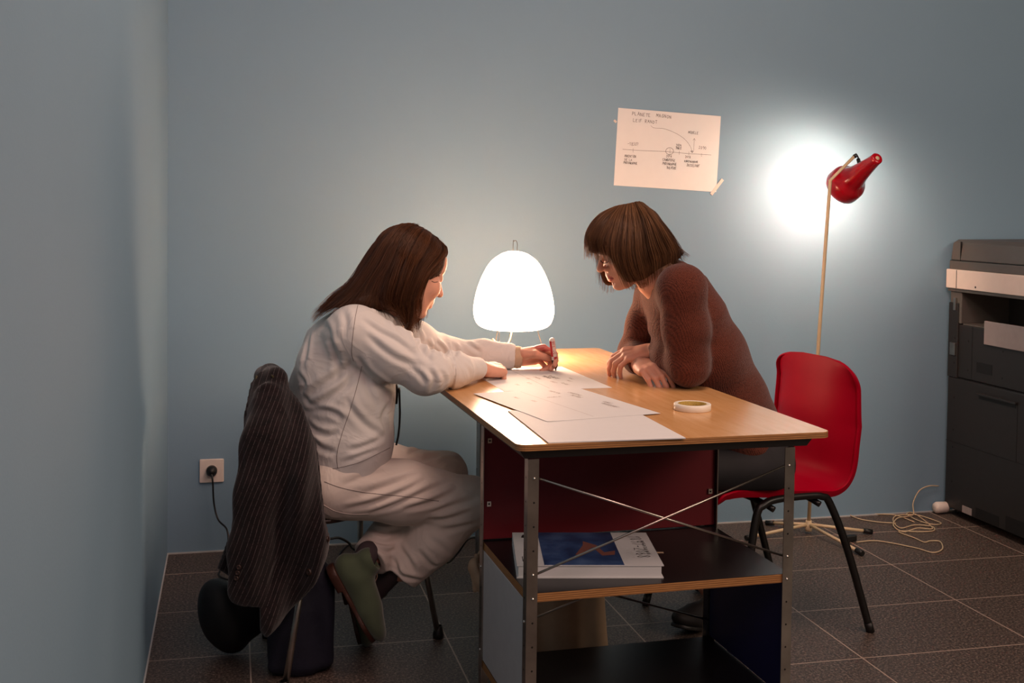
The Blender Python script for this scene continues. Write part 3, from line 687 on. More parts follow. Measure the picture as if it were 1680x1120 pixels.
m = MB(); m.lathe([(.0001, .0), (.012, .0), (.013, .03), (.024, .055), (.027, .07), (.02, .09), (.0001, .098)], rel(bc-ax*.075), ax, 20); bb = m.build('bulb', M['plate'], fl)
l = bpy.data.lights.new('reading_bulb_light', 'POINT'); l.energy = 15; l.color = (1, .79, .58); l.shadow_soft_size = .022
lo_ = bpy.data.objects.new('reading_bulb_light', l); C.objects.link(lo_); lo_.location = rel(nk+ax*(L-.010)); lo_.parent = fl
# its cord and switch on the floor
pts = [atz(1392, 890, .012), atz(1400, 887, .008)]
m = MB(); m.prism(rrect(-.026, -.013, .026, .013, .008), 2, .002, .024); o = m.build('cord_switch', M['blackplastic'], fl, bevel=.004); o.rotation_euler = (0, 0, .15); o.location = rel(atz(1394, 888, 0))
path = [(1405, 889), (1440, 887), (1500, 898), (1530, 906), (1546, 900), (1542, 888), (1526, 887), (1516, 889), (1500, 882), (1478, 874), (1478, 871), (1510, 872), (1532, 870), (1528, 863), (1500, 861), (1478, 866), (1466, 856), (1470, 846), (1500, 844), (1524, 850), (1544, 858), (1530, 860), (1505, 853), (1488, 843), (1500, 842)]
P3 = [atz(x, y, .004) for x, y in path]
P3 += [atz(1502, 866, .004), at(1503, 868, 3.9), at(1512, 880, 3.86), atz(1529, 876, .006), atz(1530, 866, .006), atz(1505, 866, .006), atz(1482, 872, .006), atz(1466, 862, .008), atz(1472, 850, .008), atz(1492, 846, .01), at(1499, 842, 4.10), at(1498, 825, 4.12), at(1508, 805, 4.13), at(1524, 797, 4.13), at(1540, 797, 4.14)]
P3[25:29] = []
m = MB(); m.tube([rel(p) for p in cr(P3, 6)], .0024, 7); m.build('cord', M['creamcord'], fl)
P4 = [atz(1395, 845, .004), atz(1396, 842, .004), atz(1430, 844, .004), atz(1468, 848, .004), atz(1490, 852, .004), atz(1503, 862, .004), atz(1507, 872, .004)]
P4 = [atz(1470, 858, .004), atz(1440, 856, .004), atz(1410, 851, .004), atz(1394, 844, .004), atz(1400, 841.5, .004), atz(1440, 843, .004), atz(1470, 845, .004), atz(1500, 856, .004)]
m = MB(); m.tube([rel(p) for p in cr(P4, 6)], .0024, 7); m.build('cord', M['creamcord'], fl)
m = MB(); c = at(1543, 834, 4.13); m.lathe([(.0001, .03), (.016, .03), (.022, .02), (.023, -.02), (.018, -.03), (.0001, -.03)], (c[0], c[1]-.005, .026), (1, 0, 0), 20); o = m.build('socket_adapter', M['plate']); tag(o, 'small white socket adapter at the foot of the wall beside the printer', 'adapter')

# ------------------------------------------------------------------ printer
PX = 2.82; pr_ = tag(empty('printer', (PX, 3.9, 0)), 'tall dark office printer with an off-white band, cut by the right edge', 'printer')
def pb(name, y0, y1, z0, z1, x0, x1, m_, bev=.003, parent=None):
    q = MB(); q.box((x0, y0-3.9, z0), (x1, y1-3.9, z1)); return q.build(name, M[m_], parent or pr_, bevel=bev)
Y0, Y1 = 3.42, 4.135; D_ = .60
pb('lower_body', Y0, Y1, .03, .56, 0, D_, 'pr_dark', .006)
pb('middle_body', Y0, Y1, .563, .775, .004, D_, 'pr_dark', .004)
pb('corner_column', Y1-.075, Y1-.002, .778, .905, .002, D_, 'pr_grey', .004)
pb('column_lower', Y1-.062, Y1+.0, .56, .86, -.003, .05, 'pr_dark', .003)
pb('recess_back', Y0, Y1-.07, .775, .91, .22, D_, 'pr_black', 0)
pb('recess_floor', Y0, Y1-.075, .775, .780, .012, .3, 'pr_grey', 0)
pb('paper_output', Y0, 3.905, .715, .806, -.004, .004, 'pr_paper', .002)
pb('scanner_band', Y0, Y1+.008, .918, .994, -.014, D_, 'pr_white', .003)
pb('band_underside', Y0, Y1+.006, .905, .918, -.006, D_, 'pr_grey', .002)
pb('scanner_base', Y0, Y1+.002, .994, 1.028, -.004, D_-.02, 'pr_grey', .003)
q = MB(); q.prism([(-.001, 1.03), (.008, 1.10), (.03, 1.113), (D_-.06, 1.118), (D_-.03, 1.03)], 1, Y0-3.9, Y1-3.9); q.build('feeder_lid', M['pr_grey'], pr_, bevel=.005)
q = MB(); q.prism([(.05, 1.118), (.09, 1.138), (.4, 1.138), (.45, 1.118)], 1, Y0-3.9, 3.72-3.9); q.build('feeder_tray', M['pr_grey'], pr_, bevel=.004)
q = MB()
for (y, z0, z1) in ((4.07, 1.03, 1.105), (4.072, .92, .992)): q.box((-.0155 if z0 < 1 else -.0012, y-3.9, z0), (-.0135 if z0 < 1 else .006, y-3.898, z1))
q.box((-.0008, Y0-3.9, .5605), (.0008, Y1-3.9, .5625)); q.box((-.0008, Y0-3.9, .30), (.0008, Y1-3.9, .3015)); q.box((-.002, Y0-3.9, 1.027), (.002, Y1-3.9, 1.03))
q.box((.0032, 3.985-3.9, .565), (.0045, 3.987-3.9, .775)); q.box((-.0009, 3.70-3.9, .30), (.0006, 3.702-3.9, .52))
q.box((-.0009, 3.71-3.9, .50), (.0006, 3.93-3.9, .515))
q.box((.003, 3.86-3.9, .60), (.0046, 3.955-3.9, .64)); q.box((-.0009, 3.79-3.9, .035), (.0006, 3.93-3.9, .075)); q.box((-.0009, Y0-3.9, .033), (.0006, 3.75-3.9, .09))
q.build('seam_lines', M['pr_black'], pr_)
pb('grip_recess_lip', 3.70, 3.93, .515, .524, -.012, .004, 'pr_dark', .002)
pb('foot_vent_plate', 3.955, 4.015, .034, .062, -.0015, .01, 'pr_paper', .001)
for y, z in ((4.09, .72), (4.09, .62), (4.01, .715), (4.01, .60), (3.80, .70), (3.80, .60), (4.09, .35), (4.09, .48), (4.09, .14), (4.09, .28), (3.95, .932)):
    px_ = -.0148 if z > .9 else (.0035 if .563 < z < .775 and y < 4.06 else (-.0034 if .56 < z < .86 and y > 4.07 else -.0004)); q = MB(); q.lathe([(.0001, .0006), (.0042, .0005), (.0045, 0)], (px_, y-3.9, z), (-1, 0, 0), 10); q.build('screw', M['pr_black'], pr_)
pb('side_latch', 4.085, 4.10, .83, .88, -.008, .004, 'metal', .001); pb('side_latch', 4.08, 4.115, .65, .70, -.009, -.002, 'metal', .001)
for y in (4.0, 3.5):
    for x in (.08, .5): q = MB(); q.lathe([(.0001, -.014), (.016, -.014), (.016, .014), (.0001, .014)], (x, y-3.9, .016), (0, 1, 0), 14); q.build('caster', M['blackplastic'], pr_)

# ------------------------------------------------------------------ red chair
rc = tag(empty('shell_chair', (1.485, 3.155, 0), math.pi+.19), 'red plastic shell chair on black tubular legs, right of the desk', 'chair')
# chair space: x forward, y left, z up
pf = cr([(.205, .405), (.200, .424), (.15, .434), (.02, .428), (-.10, .426), (-.165, .433), (-.200, .470), (-.209, .55), (-.216, .62), (-.226, .69), (-.234, .745), (-.241, .785)], 7); n_ = len(pf)
zt = .785; V = []; NU = 26
for i, p_ in enumerate(pf):
    t = i/(n_-1); hw = np.interp(t, [0, .06, .15, .45, .6, .8, 1], [.165, .19, .198, .200, .198, .186, .178])
    if p_[1] > zt-.075 and t > .6: hw *= max(0, 1-((p_[1]-(zt-.075))/.0755)**3)**(1/3)
    cu = np.interp(t, [0, .1, .35, .5, .70, .85, .95, 1], [-.02, .0, .018, .035, .05, .035, .008, 0])
    d = pf[min(i+1, n_-1)]-pf[max(i-1, 0)]; nr_ = nrm((-d[1], d[0])); fl_ = np.interp(t, [0, .2, .9, 1], [.014, .022, .014, .0])
    S_ = [(-1, 2), (-1, 1)]+[(-1+2*j/NU, 0) for j in range(NU+1)]+[(1, 1), (1, 2)]
    for s_, e in S_:
        a_ = abs(s_)**2.6*cu-fl_*e*.5; y = hw*s_+(.004*e*s_); V.append((p_[0]+nr_[0]*a_, y, p_[1]+nr_[1]*a_))
k = len(S_); Fc = [(i*k+j, (i+1)*k+j, (i+1)*k+j+1, i*k+j+1) for i in range(n_-1) for j in range(k-1)]
o = link_mesh('seat_shell', V, Fc, M['redshell'], rc, True)
md = o.modifiers.new('t', 'SOLIDIFY'); md.thickness = .007; md.offset = -1; md.use_rim = True
md = o.modifiers.new('b', 'BEVEL'); md.width = .0025; md.segments = 3; md.limit_method = 'ANGLE'; md.angle_limit = math.radians(55)
for sy in (-.215, .215):
    m = MB(); yy = sy*.93
    m.tube([tuple(p) for p in cr([(-.285, sy*1.04, .0), (-.20, sy, .25), (-.145, yy, .385), (-.115, yy, .408), (-.07, yy, .414), (.04, yy, .414), (.085, yy, .402), (.11, yy, .37), (.15, sy, .2), (.205, sy*1.04, 0)], 6)], .0112, 12); m.build('side_frame', M['blackmetal'], rc)
    for x in (-.285, .205):
        kx = .34 if x < 0 else -.275; m = MB(); m.tube([(x, sy*1.04, .001), (x+kx*.03, sy*1.036, .031)], .0124, 14); m.build('foot_cap', M['blackplastic'], rc)
for x in (-.09, .07):
    m = MB(); m.tube([tuple(p) for p in cr([(x-.02, -.20, .385), (x, -.15, .402), (x, 0, .402), (x, .15, .402), (x-.02, .20, .385)], 5)], .009, 10); m.build('cross_brace', M['blackmetal'], rc)

# ------------------------------------------------------------------ chair on the left, under the jacket
ph = .52
lc_ = tag(empty('seat_chair', (.235, 3.17, 0), ph), 'dark chair with thin steel legs, its back hidden by the pinstripe jacket', 'chair')
m = MB(); m.prism(rrect(-.16, -.19, .215, .205, .09), 2, .405, .418); m.build('seat', M['seatwood'], lc_, bevel=.005)
def lw(p): c, s = math.cos(ph), math.sin(ph); x, y = p[0]-.235, p[1]-3.17; return (x*c+y*s, -x*s+y*c, p[2])
for top, bot in (((.20, 2.99, .40), atz(466, 1140, 0)), ((.485, 3.13, .40), atz(719, 1046, 0)), ((.15, 3.30, .40), (.10, 3.30, 0)), ((.36, 3.32, .40), (.375, 3.42, 0))):
    m = MB(); m.tube([lw(top), lw(bot+np.array([0, 0, .005]) if hasattr(bot, 'shape') else bot)], .0085, 12); lg = m.build('leg', M['metal'], lc_)
    q = lw(bot); m = MB(); m.lathe([(.0001, 0), (.015, 0), (.0155, .012), (.011, .035), (.0095, .036)], (q[0], q[1], 0), n=16); m.build('rubber_foot', M['blackplastic'], lg)
m = MB()
m.tube([lw(p) for p in cr([(.17, 2.99, .41), (.12, 2.96, .55), (.085, 2.94, .72), (.095, 2.97, .735), (.085, 3.12, .745), (.07, 3.24, .735), (.075, 3.27, .70), (.10, 3.30, .55), (.13, 3.30, .41)], 6)], .01, 10); m.build('back_frame', M['blackmetal'], lc_)
# ------------------------------------------------------------------ people: shared builders
def frame(az, pitch, roll=0):
    """forward, left, up of a head that looks along azimuth az (from +X towards +Y), tipped down by pitch"""
    a, p = math.radians(az), math.radians(pitch)
    f = np.array([math.cos(a)*math.cos(p), math.sin(a)*math.cos(p), -math.sin(p)]); l = np.array([-math.sin(a), math.cos(a), 0]); u = np.cross(f, l)
    r = math.radians(roll); l2 = math.cos(r)*l+math.sin(r)*u; return f, l2, np.cross(f, l2)
def head(F, c, fr_, sc=1.0):
    f, l, u = fr_; R = np.array([f, l, u]); c = np.array(c, float)
    P = lambda x, y, z: c+sc*(x*f+y*l+z*u)
    E = lambda p, r, k=.012, sub=False, R_=None: F.ell(P(*p), [q*sc for q in r], R if R_ is None else R_, k, sub)
    K = lambda a, b, ra, rb, k=.008, sub=False: F.cap(P(*a), P(*b), ra*sc, rb*sc, k, None, sub)
    E((-.014, 0, .030), (.094, .073, .078), .02)
    E((.030, 0, -.020), (.060, .060, .085), .02)
    E((.040, 0, -.062), (.044, .046, .045), .02)
    K((-.005, .05, -.045), (.055, .02, -.098), .016, .014, .02); K((-.005, -.05, -.045), (.055, -.02, -.098), .016, .014, .02)
    E((.072, 0, -.100), (.017, .019, .015), .014)
    for s in (1, -1):
        E((.058, .036*s, -.030), (.026, .024, .024), .02)
        K((.083, .010*s, .022), (.068, .044*s, .022), .009, .008, .014)
        E((.090, .031*s, .001), (.013, .019, .011), .012, True)
        E((.0695, .031*s, .001), (.0175, .018, .0150), .003)
        E((-.01, .074*s, -.006), (.016, .006, .028), .006)
        E((.096, .0105*s, -.037), (.009, .0065, .0075), .005)
        E((.100, .006*s, -.045), (.004, .003, .003), .003, True)
    E((.070, 0, .045), (.022, .045, .030), .025)
    K((.087, 0, .014), (.112, 0, -.027), .0075, .0084, .008); E((.1135, 0, -.033), (.0105, .0095, .0090), .006)
    E((.080, 0, -.062), (.018, .024, .020), .014)
    K((.092, -.006, -.0605), (.092, .006, -.0605), .0062, .0062, .005)
    K((.088, .006, -.0605), (.079, .021, -.066), .0055, .003, .004); K((.088, -.006, -.0605), (.079, -.021, -.066), .0055, .003, .004)
    K((.090, -.007, -.0745), (.090, .007, -.0745), .0068, .0068, .005); K((.088, .007, -.0745), (.078, .019, -.069), .006, .003, .004); K((.088, -.007, -.0745), (.078, -.019, -.069), .006, .003, .004)
    K((.100, -.014, -.0675), (.100, .014, -.0675), .0022, .0022, .002, True)
    K((.088, 0, -.086), (.09, 0, -.086), .005, .004, .006, True)
    return P
def face_mat(c, fr_, sc=1.0):
    f, l, u = fr_; c = np.array(c)
    def fn(X):
        q = X-c; x, y, z = q@f/sc, q@l/sc, q@u/sc; mi = np.zeros(len(X), np.int32)
        mi[(x > .080) & (np.abs(y) < .021) & (np.abs(z+.0675) < .0105*(1-(np.abs(y)/.0215)**2)**.6)] = 1
        lash = (x > .074) & (np.abs(np.abs(y)-.031) < .014) & (np.abs(z+.0065-.004*(1-((np.abs(y)-.031)/.014)**2)+.006) < .0016); pass
        brow = (x > .06) & (np.abs(np.abs(y)-.031) < .018) & (np.abs(z-.0255+.0) < .0028); mi[brow] = 2
        return mi
    return fn
def hand(F, wrist, fwd, back, curls, thumb, sc=1.0, left=True, spread=0.0, fore=None, k=.006):
    """fwd: wrist to knuckles; back: out of the back of the hand. curls: four lists of three bends in degrees. thumb: points in (fwd, thumb side, back)"""
    x = nrm(fwd); z = np.array(back, float); z = nrm(z-x*(z@x)); y = np.cross(z, x)
    if left: y = -y                                        # y points to the thumb side
    w = np.array(wrist, float); P = lambda a, b, c: w+sc*(a*x+b*y+c*z)
    if fore is not None: F.cap(w-np.array(fore)*0, np.array(fore), .0245*sc, .034*sc, k, (z, .82))
    F.cap(P(-.01, 0, 0), P(.025, 0, 0), .0235*sc, .026*sc, .012, (z, .72))
    for b0, b1, r0, r1 in ((.014, .025, .017, .0125), (.002, .009, .017, .0125), (-.010, -.010, .016, .012), (-.018, -.027, .014, .011)): F.cap(P(.02, b0, 0), P(.082 if b1 > -.02 else .074, b1, .002), r0*sc, r1*sc, .008, (z, .85))
    F.cap(P(.015, .018, -.006), P(.045, .028, -.008), .017*sc, .014*sc, .01)
    F.cap(P(.02, -.018, -.006), P(.06, -.024, -.006), .013*sc, .012*sc, .01)
    B = ((.086, .0275, .002, 1), (.089, .0095, .004, 1.08), (.084, -.0095, .002, 1.0), (.076, -.0270, -.001, .82)); ph_ = (.043, .027, .021); tips = []
    for (a, b, c, s_), cu in zip(B, curls):
        p = P(a, b, c); an = 0; r = .0095 if s_ > .9 else .0082; F.cap(P(a-.02, b*.95, c-.001), p, r*1.15*sc, r*1.1*sc, .006)
        sp_ = cu[3] if len(cu) > 3 else spread*b*30
        for i in range(3):
            an += math.radians(cu[i]); dr = x*math.cos(an)-z*math.sin(an); dr = nrm(dr+y*math.tan(math.radians(sp_))*max(.3, math.cos(an)))
            q = p+dr*ph_[i]*s_*sc; F.cap(p, q, r*(1.04-.1*i)*sc, r*(.97-.11*i)*sc, .0035); p = q
        tips.append(p)
    T = [P(*t) for t in thumb]; rr = (.014, .0125, .0105, .009)
    for i in range(len(T)-1): F.cap(T[i], T[i+1], rr[i]*sc, rr[i+1]*sc, .007 if i == 0 else .004)
    return P, tips
def hair(name, guides, parent, m, n=1800, r=.0011, seed=1, jit=.004, fly=40, thick=.010, center=None, hd=None, line=.05):
    rg = np.random.default_rng(seed); G = len(guides); K = 15
    GP = []
    for g in guides:
        c = np.array(cr(g, 8)); s_ = np.r_[0, np.cumsum(np.linalg.norm(np.diff(c, axis=0), axis=1))]; s_ /= s_[-1]
        GP.append(np.stack([np.interp(np.linspace(0, 1, K), s_, c[:, i]) for i in range(3)], 1))
    GP = np.array(GP); rc = GP[:, 0].mean(0); e0 = GP[:, 0]+(rc-GP[:, 0])*.8
    GP = np.concatenate([e0[:, None], (e0*.5+GP[:, 0]*.5)[:, None], GP[:, :-2], GP[:, -1:]], 1); K = GP.shape[1]; ctr = np.array(center) if center is not None else GP.mean((0, 1))
    def strand(u):
        i = int(u) % G; t = u-int(u); a, b, c, d = GP[(i-1) % G], GP[i], GP[(i+1) % G], GP[(i+2) % G]
        return .5*((2*b)+(c-a)*t+(2*a-5*b+4*c-d)*t*t+(3*b-a-3*c+d)*t**3)
    V, Fc, col = [], [], []
    hc, (hf, hl, hu), hs = hd; HR = np.array([hf, hl, hu]); hr = np.array([.094, .073, .078])*hs; hc2 = np.array(hc)+HR.T@np.array([-.014, 0, .030])*hs
    def out(p, mg):
        q = (np.atleast_2d(p)-hc2)@HR.T; e = np.linalg.norm(q/(hr+mg), axis=1); k_ = np.where(e < 1, 1/np.maximum(e, .3), 1)[:, None]; return (q*k_)@HR+hc2
    # inner cap of hair
    U = G*8; base = len(V); sheets = [out(strand(k/8), .006) for k in range(U)]
    def inn(p, amt): d = p-ctr; return p-d/(np.linalg.norm(d, axis=-1, keepdims=True)+1e-9)*amt
    for s_ in sheets: V += list(inn(s_, .003))
    for s_ in sheets: V += list(out(inn(s_, .003+thick), .001))
    o2 = U*K
    for k in range(U):
        k2 = (k+1) % U
        for j in range(K-1): Fc.append((k*K+j, k2*K+j, k2*K+j+1, k*K+j+1)); Fc.append((o2+k*K+j, o2+k*K+j+1, o2+k2*K+j+1, o2+k2*K+j))
        Fc.append((k*K+K-1, k2*K+K-1, o2+k2*K+K-1, o2+k*K+K-1))
    Fc.append(tuple(k*K for k in range(U))[::-1])
    col += [.25+.2*math.sin(k*2.3)*math.sin(k*.7) for k in range(U) for _ in range(K)]*2
    b0 = len(V); na, nb_ = 40, 24
    for i in range(nb_+1):
        for j in range(na):
            th, ph2 = math.pi*.62*i/nb_, 2*math.pi*j/na; q = np.array([math.sin(th)*math.cos(ph2), math.sin(th)*math.sin(ph2), math.cos(th)])
            V.append(hc2+HR.T@(q*(hr+.0045))); col.append(.3+.25*math.sin(j*3.1))
    for i in range(nb_):
        for j in range(na):
            th, ph2 = math.pi*.62*(i+.5)/nb_, 2*math.pi*(j+.5)/na
            if math.sin(th)*math.cos(ph2)*.094 > .045 and math.cos(th)*.078 < line: continue
            Fc.append((b0+i*na+j, b0+(i+1)*na+j, b0+(i+1)*na+(j+1) % na, b0+i*na+(j+1) % na))
    tl = np.linspace(0, 1, K)
    for q in range(n+fly):
        isf = q >= n; u = rg.uniform(0, G); s_ = strand(u).copy(); d = s_-ctr; dn = d/(np.linalg.norm(d, axis=1)[:, None]+1e-9)
        off = rg.normal(0, 1, 3)*jit; lift = rg.uniform(-.0015, .0035)+(rg.uniform(.004, .014) if isf else 0)
        s_ = s_+dn*lift*((tl[:, None]**1.5) if isf else (.3+.7*tl[:, None]))+off*(.25+.75*tl[:, None])*(2 if isf else 1)
        wv = rg.uniform(0, 6.28); s_ += (np.sin(tl*rg.uniform(2, 5)+wv)[:, None]*rg.normal(0, .0016, 3)[None, :])*tl[:, None]
        L = rg.uniform(.86, 1.04) if rg.random() < .8 else rg.uniform(.6, 1)
        kk = K; tt = np.minimum(tl*L, 1); s2 = np.stack([np.interp(tt, tl, s_[:, i]) for i in range(3)], 1)
        if L > 1: s2[-1] += (s_[-1]-s_[-2])*.5
        s2 = out(s2, .006+rg.uniform(0, .004))
        lock = .5+.5*math.sin(u*9.3+2*math.sin(u*3.1)); s2 = s2+(s2-ctr)/(np.linalg.norm(s2-ctr, axis=1)[:, None]+1e-9)*(.0035*lock*np.sin(np.pi*np.clip(tl*1.1, 0, 1)))[:, None]; rad = r*rg.uniform(.6, 1.25)*(.35 if isf else 1); cv = np.clip(.55*rg.beta(2, 2.2)+.45*lock, 0, 1); b0 = len(V)
        for j in range(kk):
            T = s2[min(j+1, kk-1)]-s2[max(j-1, 0)]; T = T/(np.linalg.norm(T)+1e-9); a = np.cross(T, dn[j]); a /= np.linalg.norm(a)+1e-9; bb = np.cross(T, a)
            rr = rad*(1-.75*tl[j]**3)
            for t in range(3):
                an = 2.0944*t; V.append(s2[j]+rr*(1.5*math.cos(an)*a+.8*math.sin(an)*bb)); col.append(cv)
        Fc += [(b0+j*3+t, b0+j*3+(t+1) % 3, b0+j*3+3+(t+1) % 3, b0+j*3+3+t) for j in range(kk-1) for t in range(3)]
    o = link_mesh(name, V, Fc, m, parent, True)
    at_ = o.data.attributes.new('strand', 'FLOAT', 'POINT'); at_.data.foreach_set('value', np.array(col, np.float32)); return o
from mathutils.bvhtree import BVHTree
def stitch(name, obj, path, r=.0008, m='seam', dash=0, parent=None, lift=.0004):
    me = obj.data; bv = BVHTree.FromPolygons([v.co for v in me.vertices], [p_.vertices for p_ in me.polygons]); pts = []
    for q_ in cr([(a, b, 0) for a, b in path], 10):
        d = ray(q_[0], q_[1]); h = bv.ray_cast(Vector((0, 0, CAMH)), Vector(d))
        if h[0] is not None: pts.append(np.array(h[0])+np.array(h[1])*(lift if h[1]@Vector(d) < 0 else -lift))
    k = MB()
    if dash:
        for i in range(0, len(pts)-1, 2): k.tube([tuple(pts[i]), tuple(pts[i]*.35+pts[i+1]*.65)], r, 4)
    elif len(pts) > 1: k.tube([tuple(x) for x in pts], r, 5)
    return k.build(name, M[m], parent or obj)
def add_folds(obj, folds_):
    """press creases into a cloth mesh: each fold is (path in the photograph, width m, depth m)"""
    me = obj.data; n = len(me.vertices); V = np.empty(n*3); me.vertices.foreach_get('co', V); V = V.reshape(-1, 3)
    N_ = np.empty(n*3); me.vertices.foreach_get('normal', N_); N_ = N_.reshape(-1, 3)
    bv = BVHTree.FromPolygons([tuple(v) for v in V], [tuple(p_.vertices) for p_ in me.polygons]); D = np.zeros(n)
    for path, wd, dp in folds_:
        pts = []; 
        for q_ in cr([(a, b, 0) for a, b in path], 6):
            h = bv.ray_cast(Vector((0, 0, CAMH)), Vector(ray(q_[0], q_[1])))
            if h[0] is not None: pts.append(np.array(h[0]))
        if len(pts) < 3: continue
        P_ = np.array(pts); keep = [0]+[i for i in range(1, len(P_)) if np.linalg.norm(P_[i]-P_[i-1]) < .05]; P_ = P_[keep]; m_ = len(P_)
        lo, hi = P_.min(0)-5*wd, P_.max(0)+5*wd; ix = np.nonzero(((V > lo) & (V < hi)).all(1))[0]; Q = V[ix]; best = np.full(len(ix), 1e9); sg = np.zeros(len(ix)); tp = np.zeros(len(ix))
        for i in range(m_-1):
            a, e = P_[i], P_[i+1]-P_[i]; L2 = e@e+1e-12; t = np.clip((Q-a)@e/L2, 0, 1); r_ = Q-a-t[:, None]*e; d = np.linalg.norm(r_, axis=1)
            s_ = np.sign(r_[:, 2]+1e-9); up = d < best; best[up] = d[up]; sg[up] = s_[up]; tp[up] = (i+t[up])/(m_-1)
        x = best/wd; ends = np.clip(np.minimum(tp, 1-tp)*4, 0, 1)**.7
        prof_ = -np.exp(-(x*1.3)**2)+np.where(sg > 0, .95, .45)*np.exp(-((x-1.7)/.9)**2)
        D[ix] += .72*dp*prof_*ends*np.exp(-np.clip(x-4, 0, 9))
    V = V+N_*D[:, None]; me.vertices.foreach_set('co', V.ravel()); me.update()
def seamline(name, pts, parent, r=.0009, m='seam'):
    q = MB(); q.tube([tuple(p) for p in cr(pts, 6)], r, 5); return q.build(name, M[m], parent)
def project_to(F, p, step=.002, n=60, dirn=(0, -1, 0)):
    """walk from p along dirn until outside the cloth"""
    return p

# ------------------------------------------------------------------ person in the white shirt
bl = []
cL = np.array([.469, 3.12, 1.047]); fL = frame(23, 20)
HL = .0026
Hd = Field((.28, 2.98, .84), (.62, 3.27, 1.20), HL)
PLh = head(Hd, cL, fL, 1.0)
Hd.chain([(.425, 3.115, 1.00), (.385, 3.10, .93), (.35, 3.10, .87)], [.052, .056, .075], .02)
# torso and legs under the clothes
sL = np.array([-.42, .907, 0])
neckL = np.array([.385, 3.105, .925])
shR, shL_ = np.array([.305, 2.960, .893]), np.array([.420, 3.240, .868])
elR, wrR = np.array([.490, 2.915, .797]), np.array([.665, 3.115, .776])
elL, wrL = np.array([.615, 3.345, .788]), np.array([.820, 3.320, .777])
spine = [np.array([.250, 3.085, .50]), np.array([.275, 3.09, .60]), np.array([.285, 3.095, .74]), np.array([.325, 3.10, .86])]
hipN, hipF = np.array([.285, 3.0, .502]), np.array([.27, 3.2, .50])
knN, knF = np.array([.622, 3.02, .432]), np.array([.590, 3.24, .455])
anN, anF = np.array([.415, 3.06, .215]), np.array([.318, 3.0, .262])
Bd = Field((.02, 2.80, .04), (.96, 3.48, .97), .0042)
Bd.chain(spine, [.095, .088, .092, .085], .03, (sL, 1.35))
Bd.cap(spine[-1], neckL, .07, .055, .03); Bd.cap(shR, shL_, .045, .045, .03)
for a, b_, c_ in ((shR, elR, wrR), (shL_, elL, wrL)): Bd.cap(a, b_, .042, .034, .02); Bd.cap(b_, c_, .033, .024, .015)
for a, b_, c_ in ((hipN, knN, anN), (hipF, knF, anF)): Bd.cap(a, b_, .07, .046, .03); Bd.cap(b_, b_+(c_-b_)*.88, .045, .026, .02)
# hands
HN = Field((.62, 3.05, .73), (.86, 3.28, .86), .0022)
fwdN = nrm([.82, .50, -.12]); hand(HN, wrR, fwdN, (-.05, -.30, 1), ([55, 60, 30, 3], [62, 65, 35], [66, 68, 38], [70, 66, 40]), ((.02, .028, -.012), (.045, .036, -.024), (.068, .028, -.036), (.082, .012, -.040)), .92, False, fore=wrR-(wrR-elR)*.35)
HW = Field((.72, 3.20, .725), (1.00, 3.42, .87), .0022)
penT = atz(912, 608, .7412); penE = at(905, 551, 3.262); pd = nrm(penE-penT)
# left hand writing: little-finger side on the sheet, palm towards the camera-right, back of hand up and away
fwdW = nrm([.96, .02, .10])
hand(HW, wrL, fwdW, (.10, .72, .62), ([48, 52, 18, -2], [52, 60, 24], [62, 70, 32], [68, 72, 34]), ((.02, .026, -.014), (.05, .034, -.026), (.078, .024, -.034), (.098, .012, -.034)), .93, True, fore=wrL-(wrL-elL)*.35)
allL = join_vq([Hd.mesh(), Bd.mesh(), HN.mesh(), HW.mesh()])
pL = sdf_obj('person', allL, None, None, [M['skin'], M['lips'], M['lash']], face_mat(cL, fL))
tag(pL, 'long-haired person in a white shirt and beige trousers, writing at the left of the desk', 'person')
del Hd, Bd, HN, HW
stitch('eyelashes', pL, [(708, 461), (713, 463), (718, 462)], .0008, 'lash')
# shirt
Sh = Field((.08, 2.78, .46), (.90, 3.52, 1.01), .0036)
Sh.chain([np.array([.272, 3.085, .525]), np.array([.280, 3.09, .60]), np.array([.284, 3.09, .72]), np.array([.310, 3.10, .83]), np.array([.345, 3.10, .905])], [.120, .122, .122, .110, .062], .03, (sL, 1.32))
Sh.cap((.235, 3.03, .80), (.30, 3.0, .90), .07, .055, .05)
Sh.cap(shR, shL_, .060, .056, .035); Sh.cap((.40, 3.11, .925), (.365, 3.105, .905), .060, .075, .03)
Sh.chain([shR+np.array([.0, 0, .004]), (shR+elR)/2+np.array([0, 0, -.004]), elR+np.array([-.012, 0, .0]), (elR*.55+wrR*.45), wrR-(wrR-elR)*.10], [.064, .063, .050, .040, .031], .025)
Sh.chain([shL_, (shL_+elL)/2, elL, (elL+wrL)/2, wrL-(wrL-elL)*.12], [.055, .050, .043, .037, .033], .025)
Sh.cap(elR+np.array([-.01, 0, -.006]), elR+np.array([.01, .0, -.004]), .047, .045, .02)
# open cuffs and collar
for a, b_ in ((elR, wrR), (elL, wrL)):
    d = nrm(b_-a); c = b_-d*.012
    Sh.op((c-.08, c+.12, (lambda c, d: lambda x, y, z: np.maximum(-((x-c[0])*d[0]+(y-c[1])*d[1]+(z-c[2])*d[2]), np.sqrt((x-c[0])**2+(y-c[1])**2+(z-c[2])**2)-.07))(c, d)), .002, True)
    Sh.cap(c-d*.05, c+d*.03, .024, .029, .003, None, True)
nd = nrm(np.array([.30, .1, .78])); c = np.array([.40, 3.112, .945])
Sh.op((c-.10, c+.10, lambda x, y, z: np.maximum(-((x-c[0])*nd[0]+(y-c[1])*nd[1]+(z-c[2])*nd[2]), np.sqrt((x-c[0])**2+(y-c[1])**2+(z-c[2])**2)-.095)), .004, True)
Sh.cap((.43, 3.12, .99), (.375, 3.10, .90), .054, .05, .003, None, True)
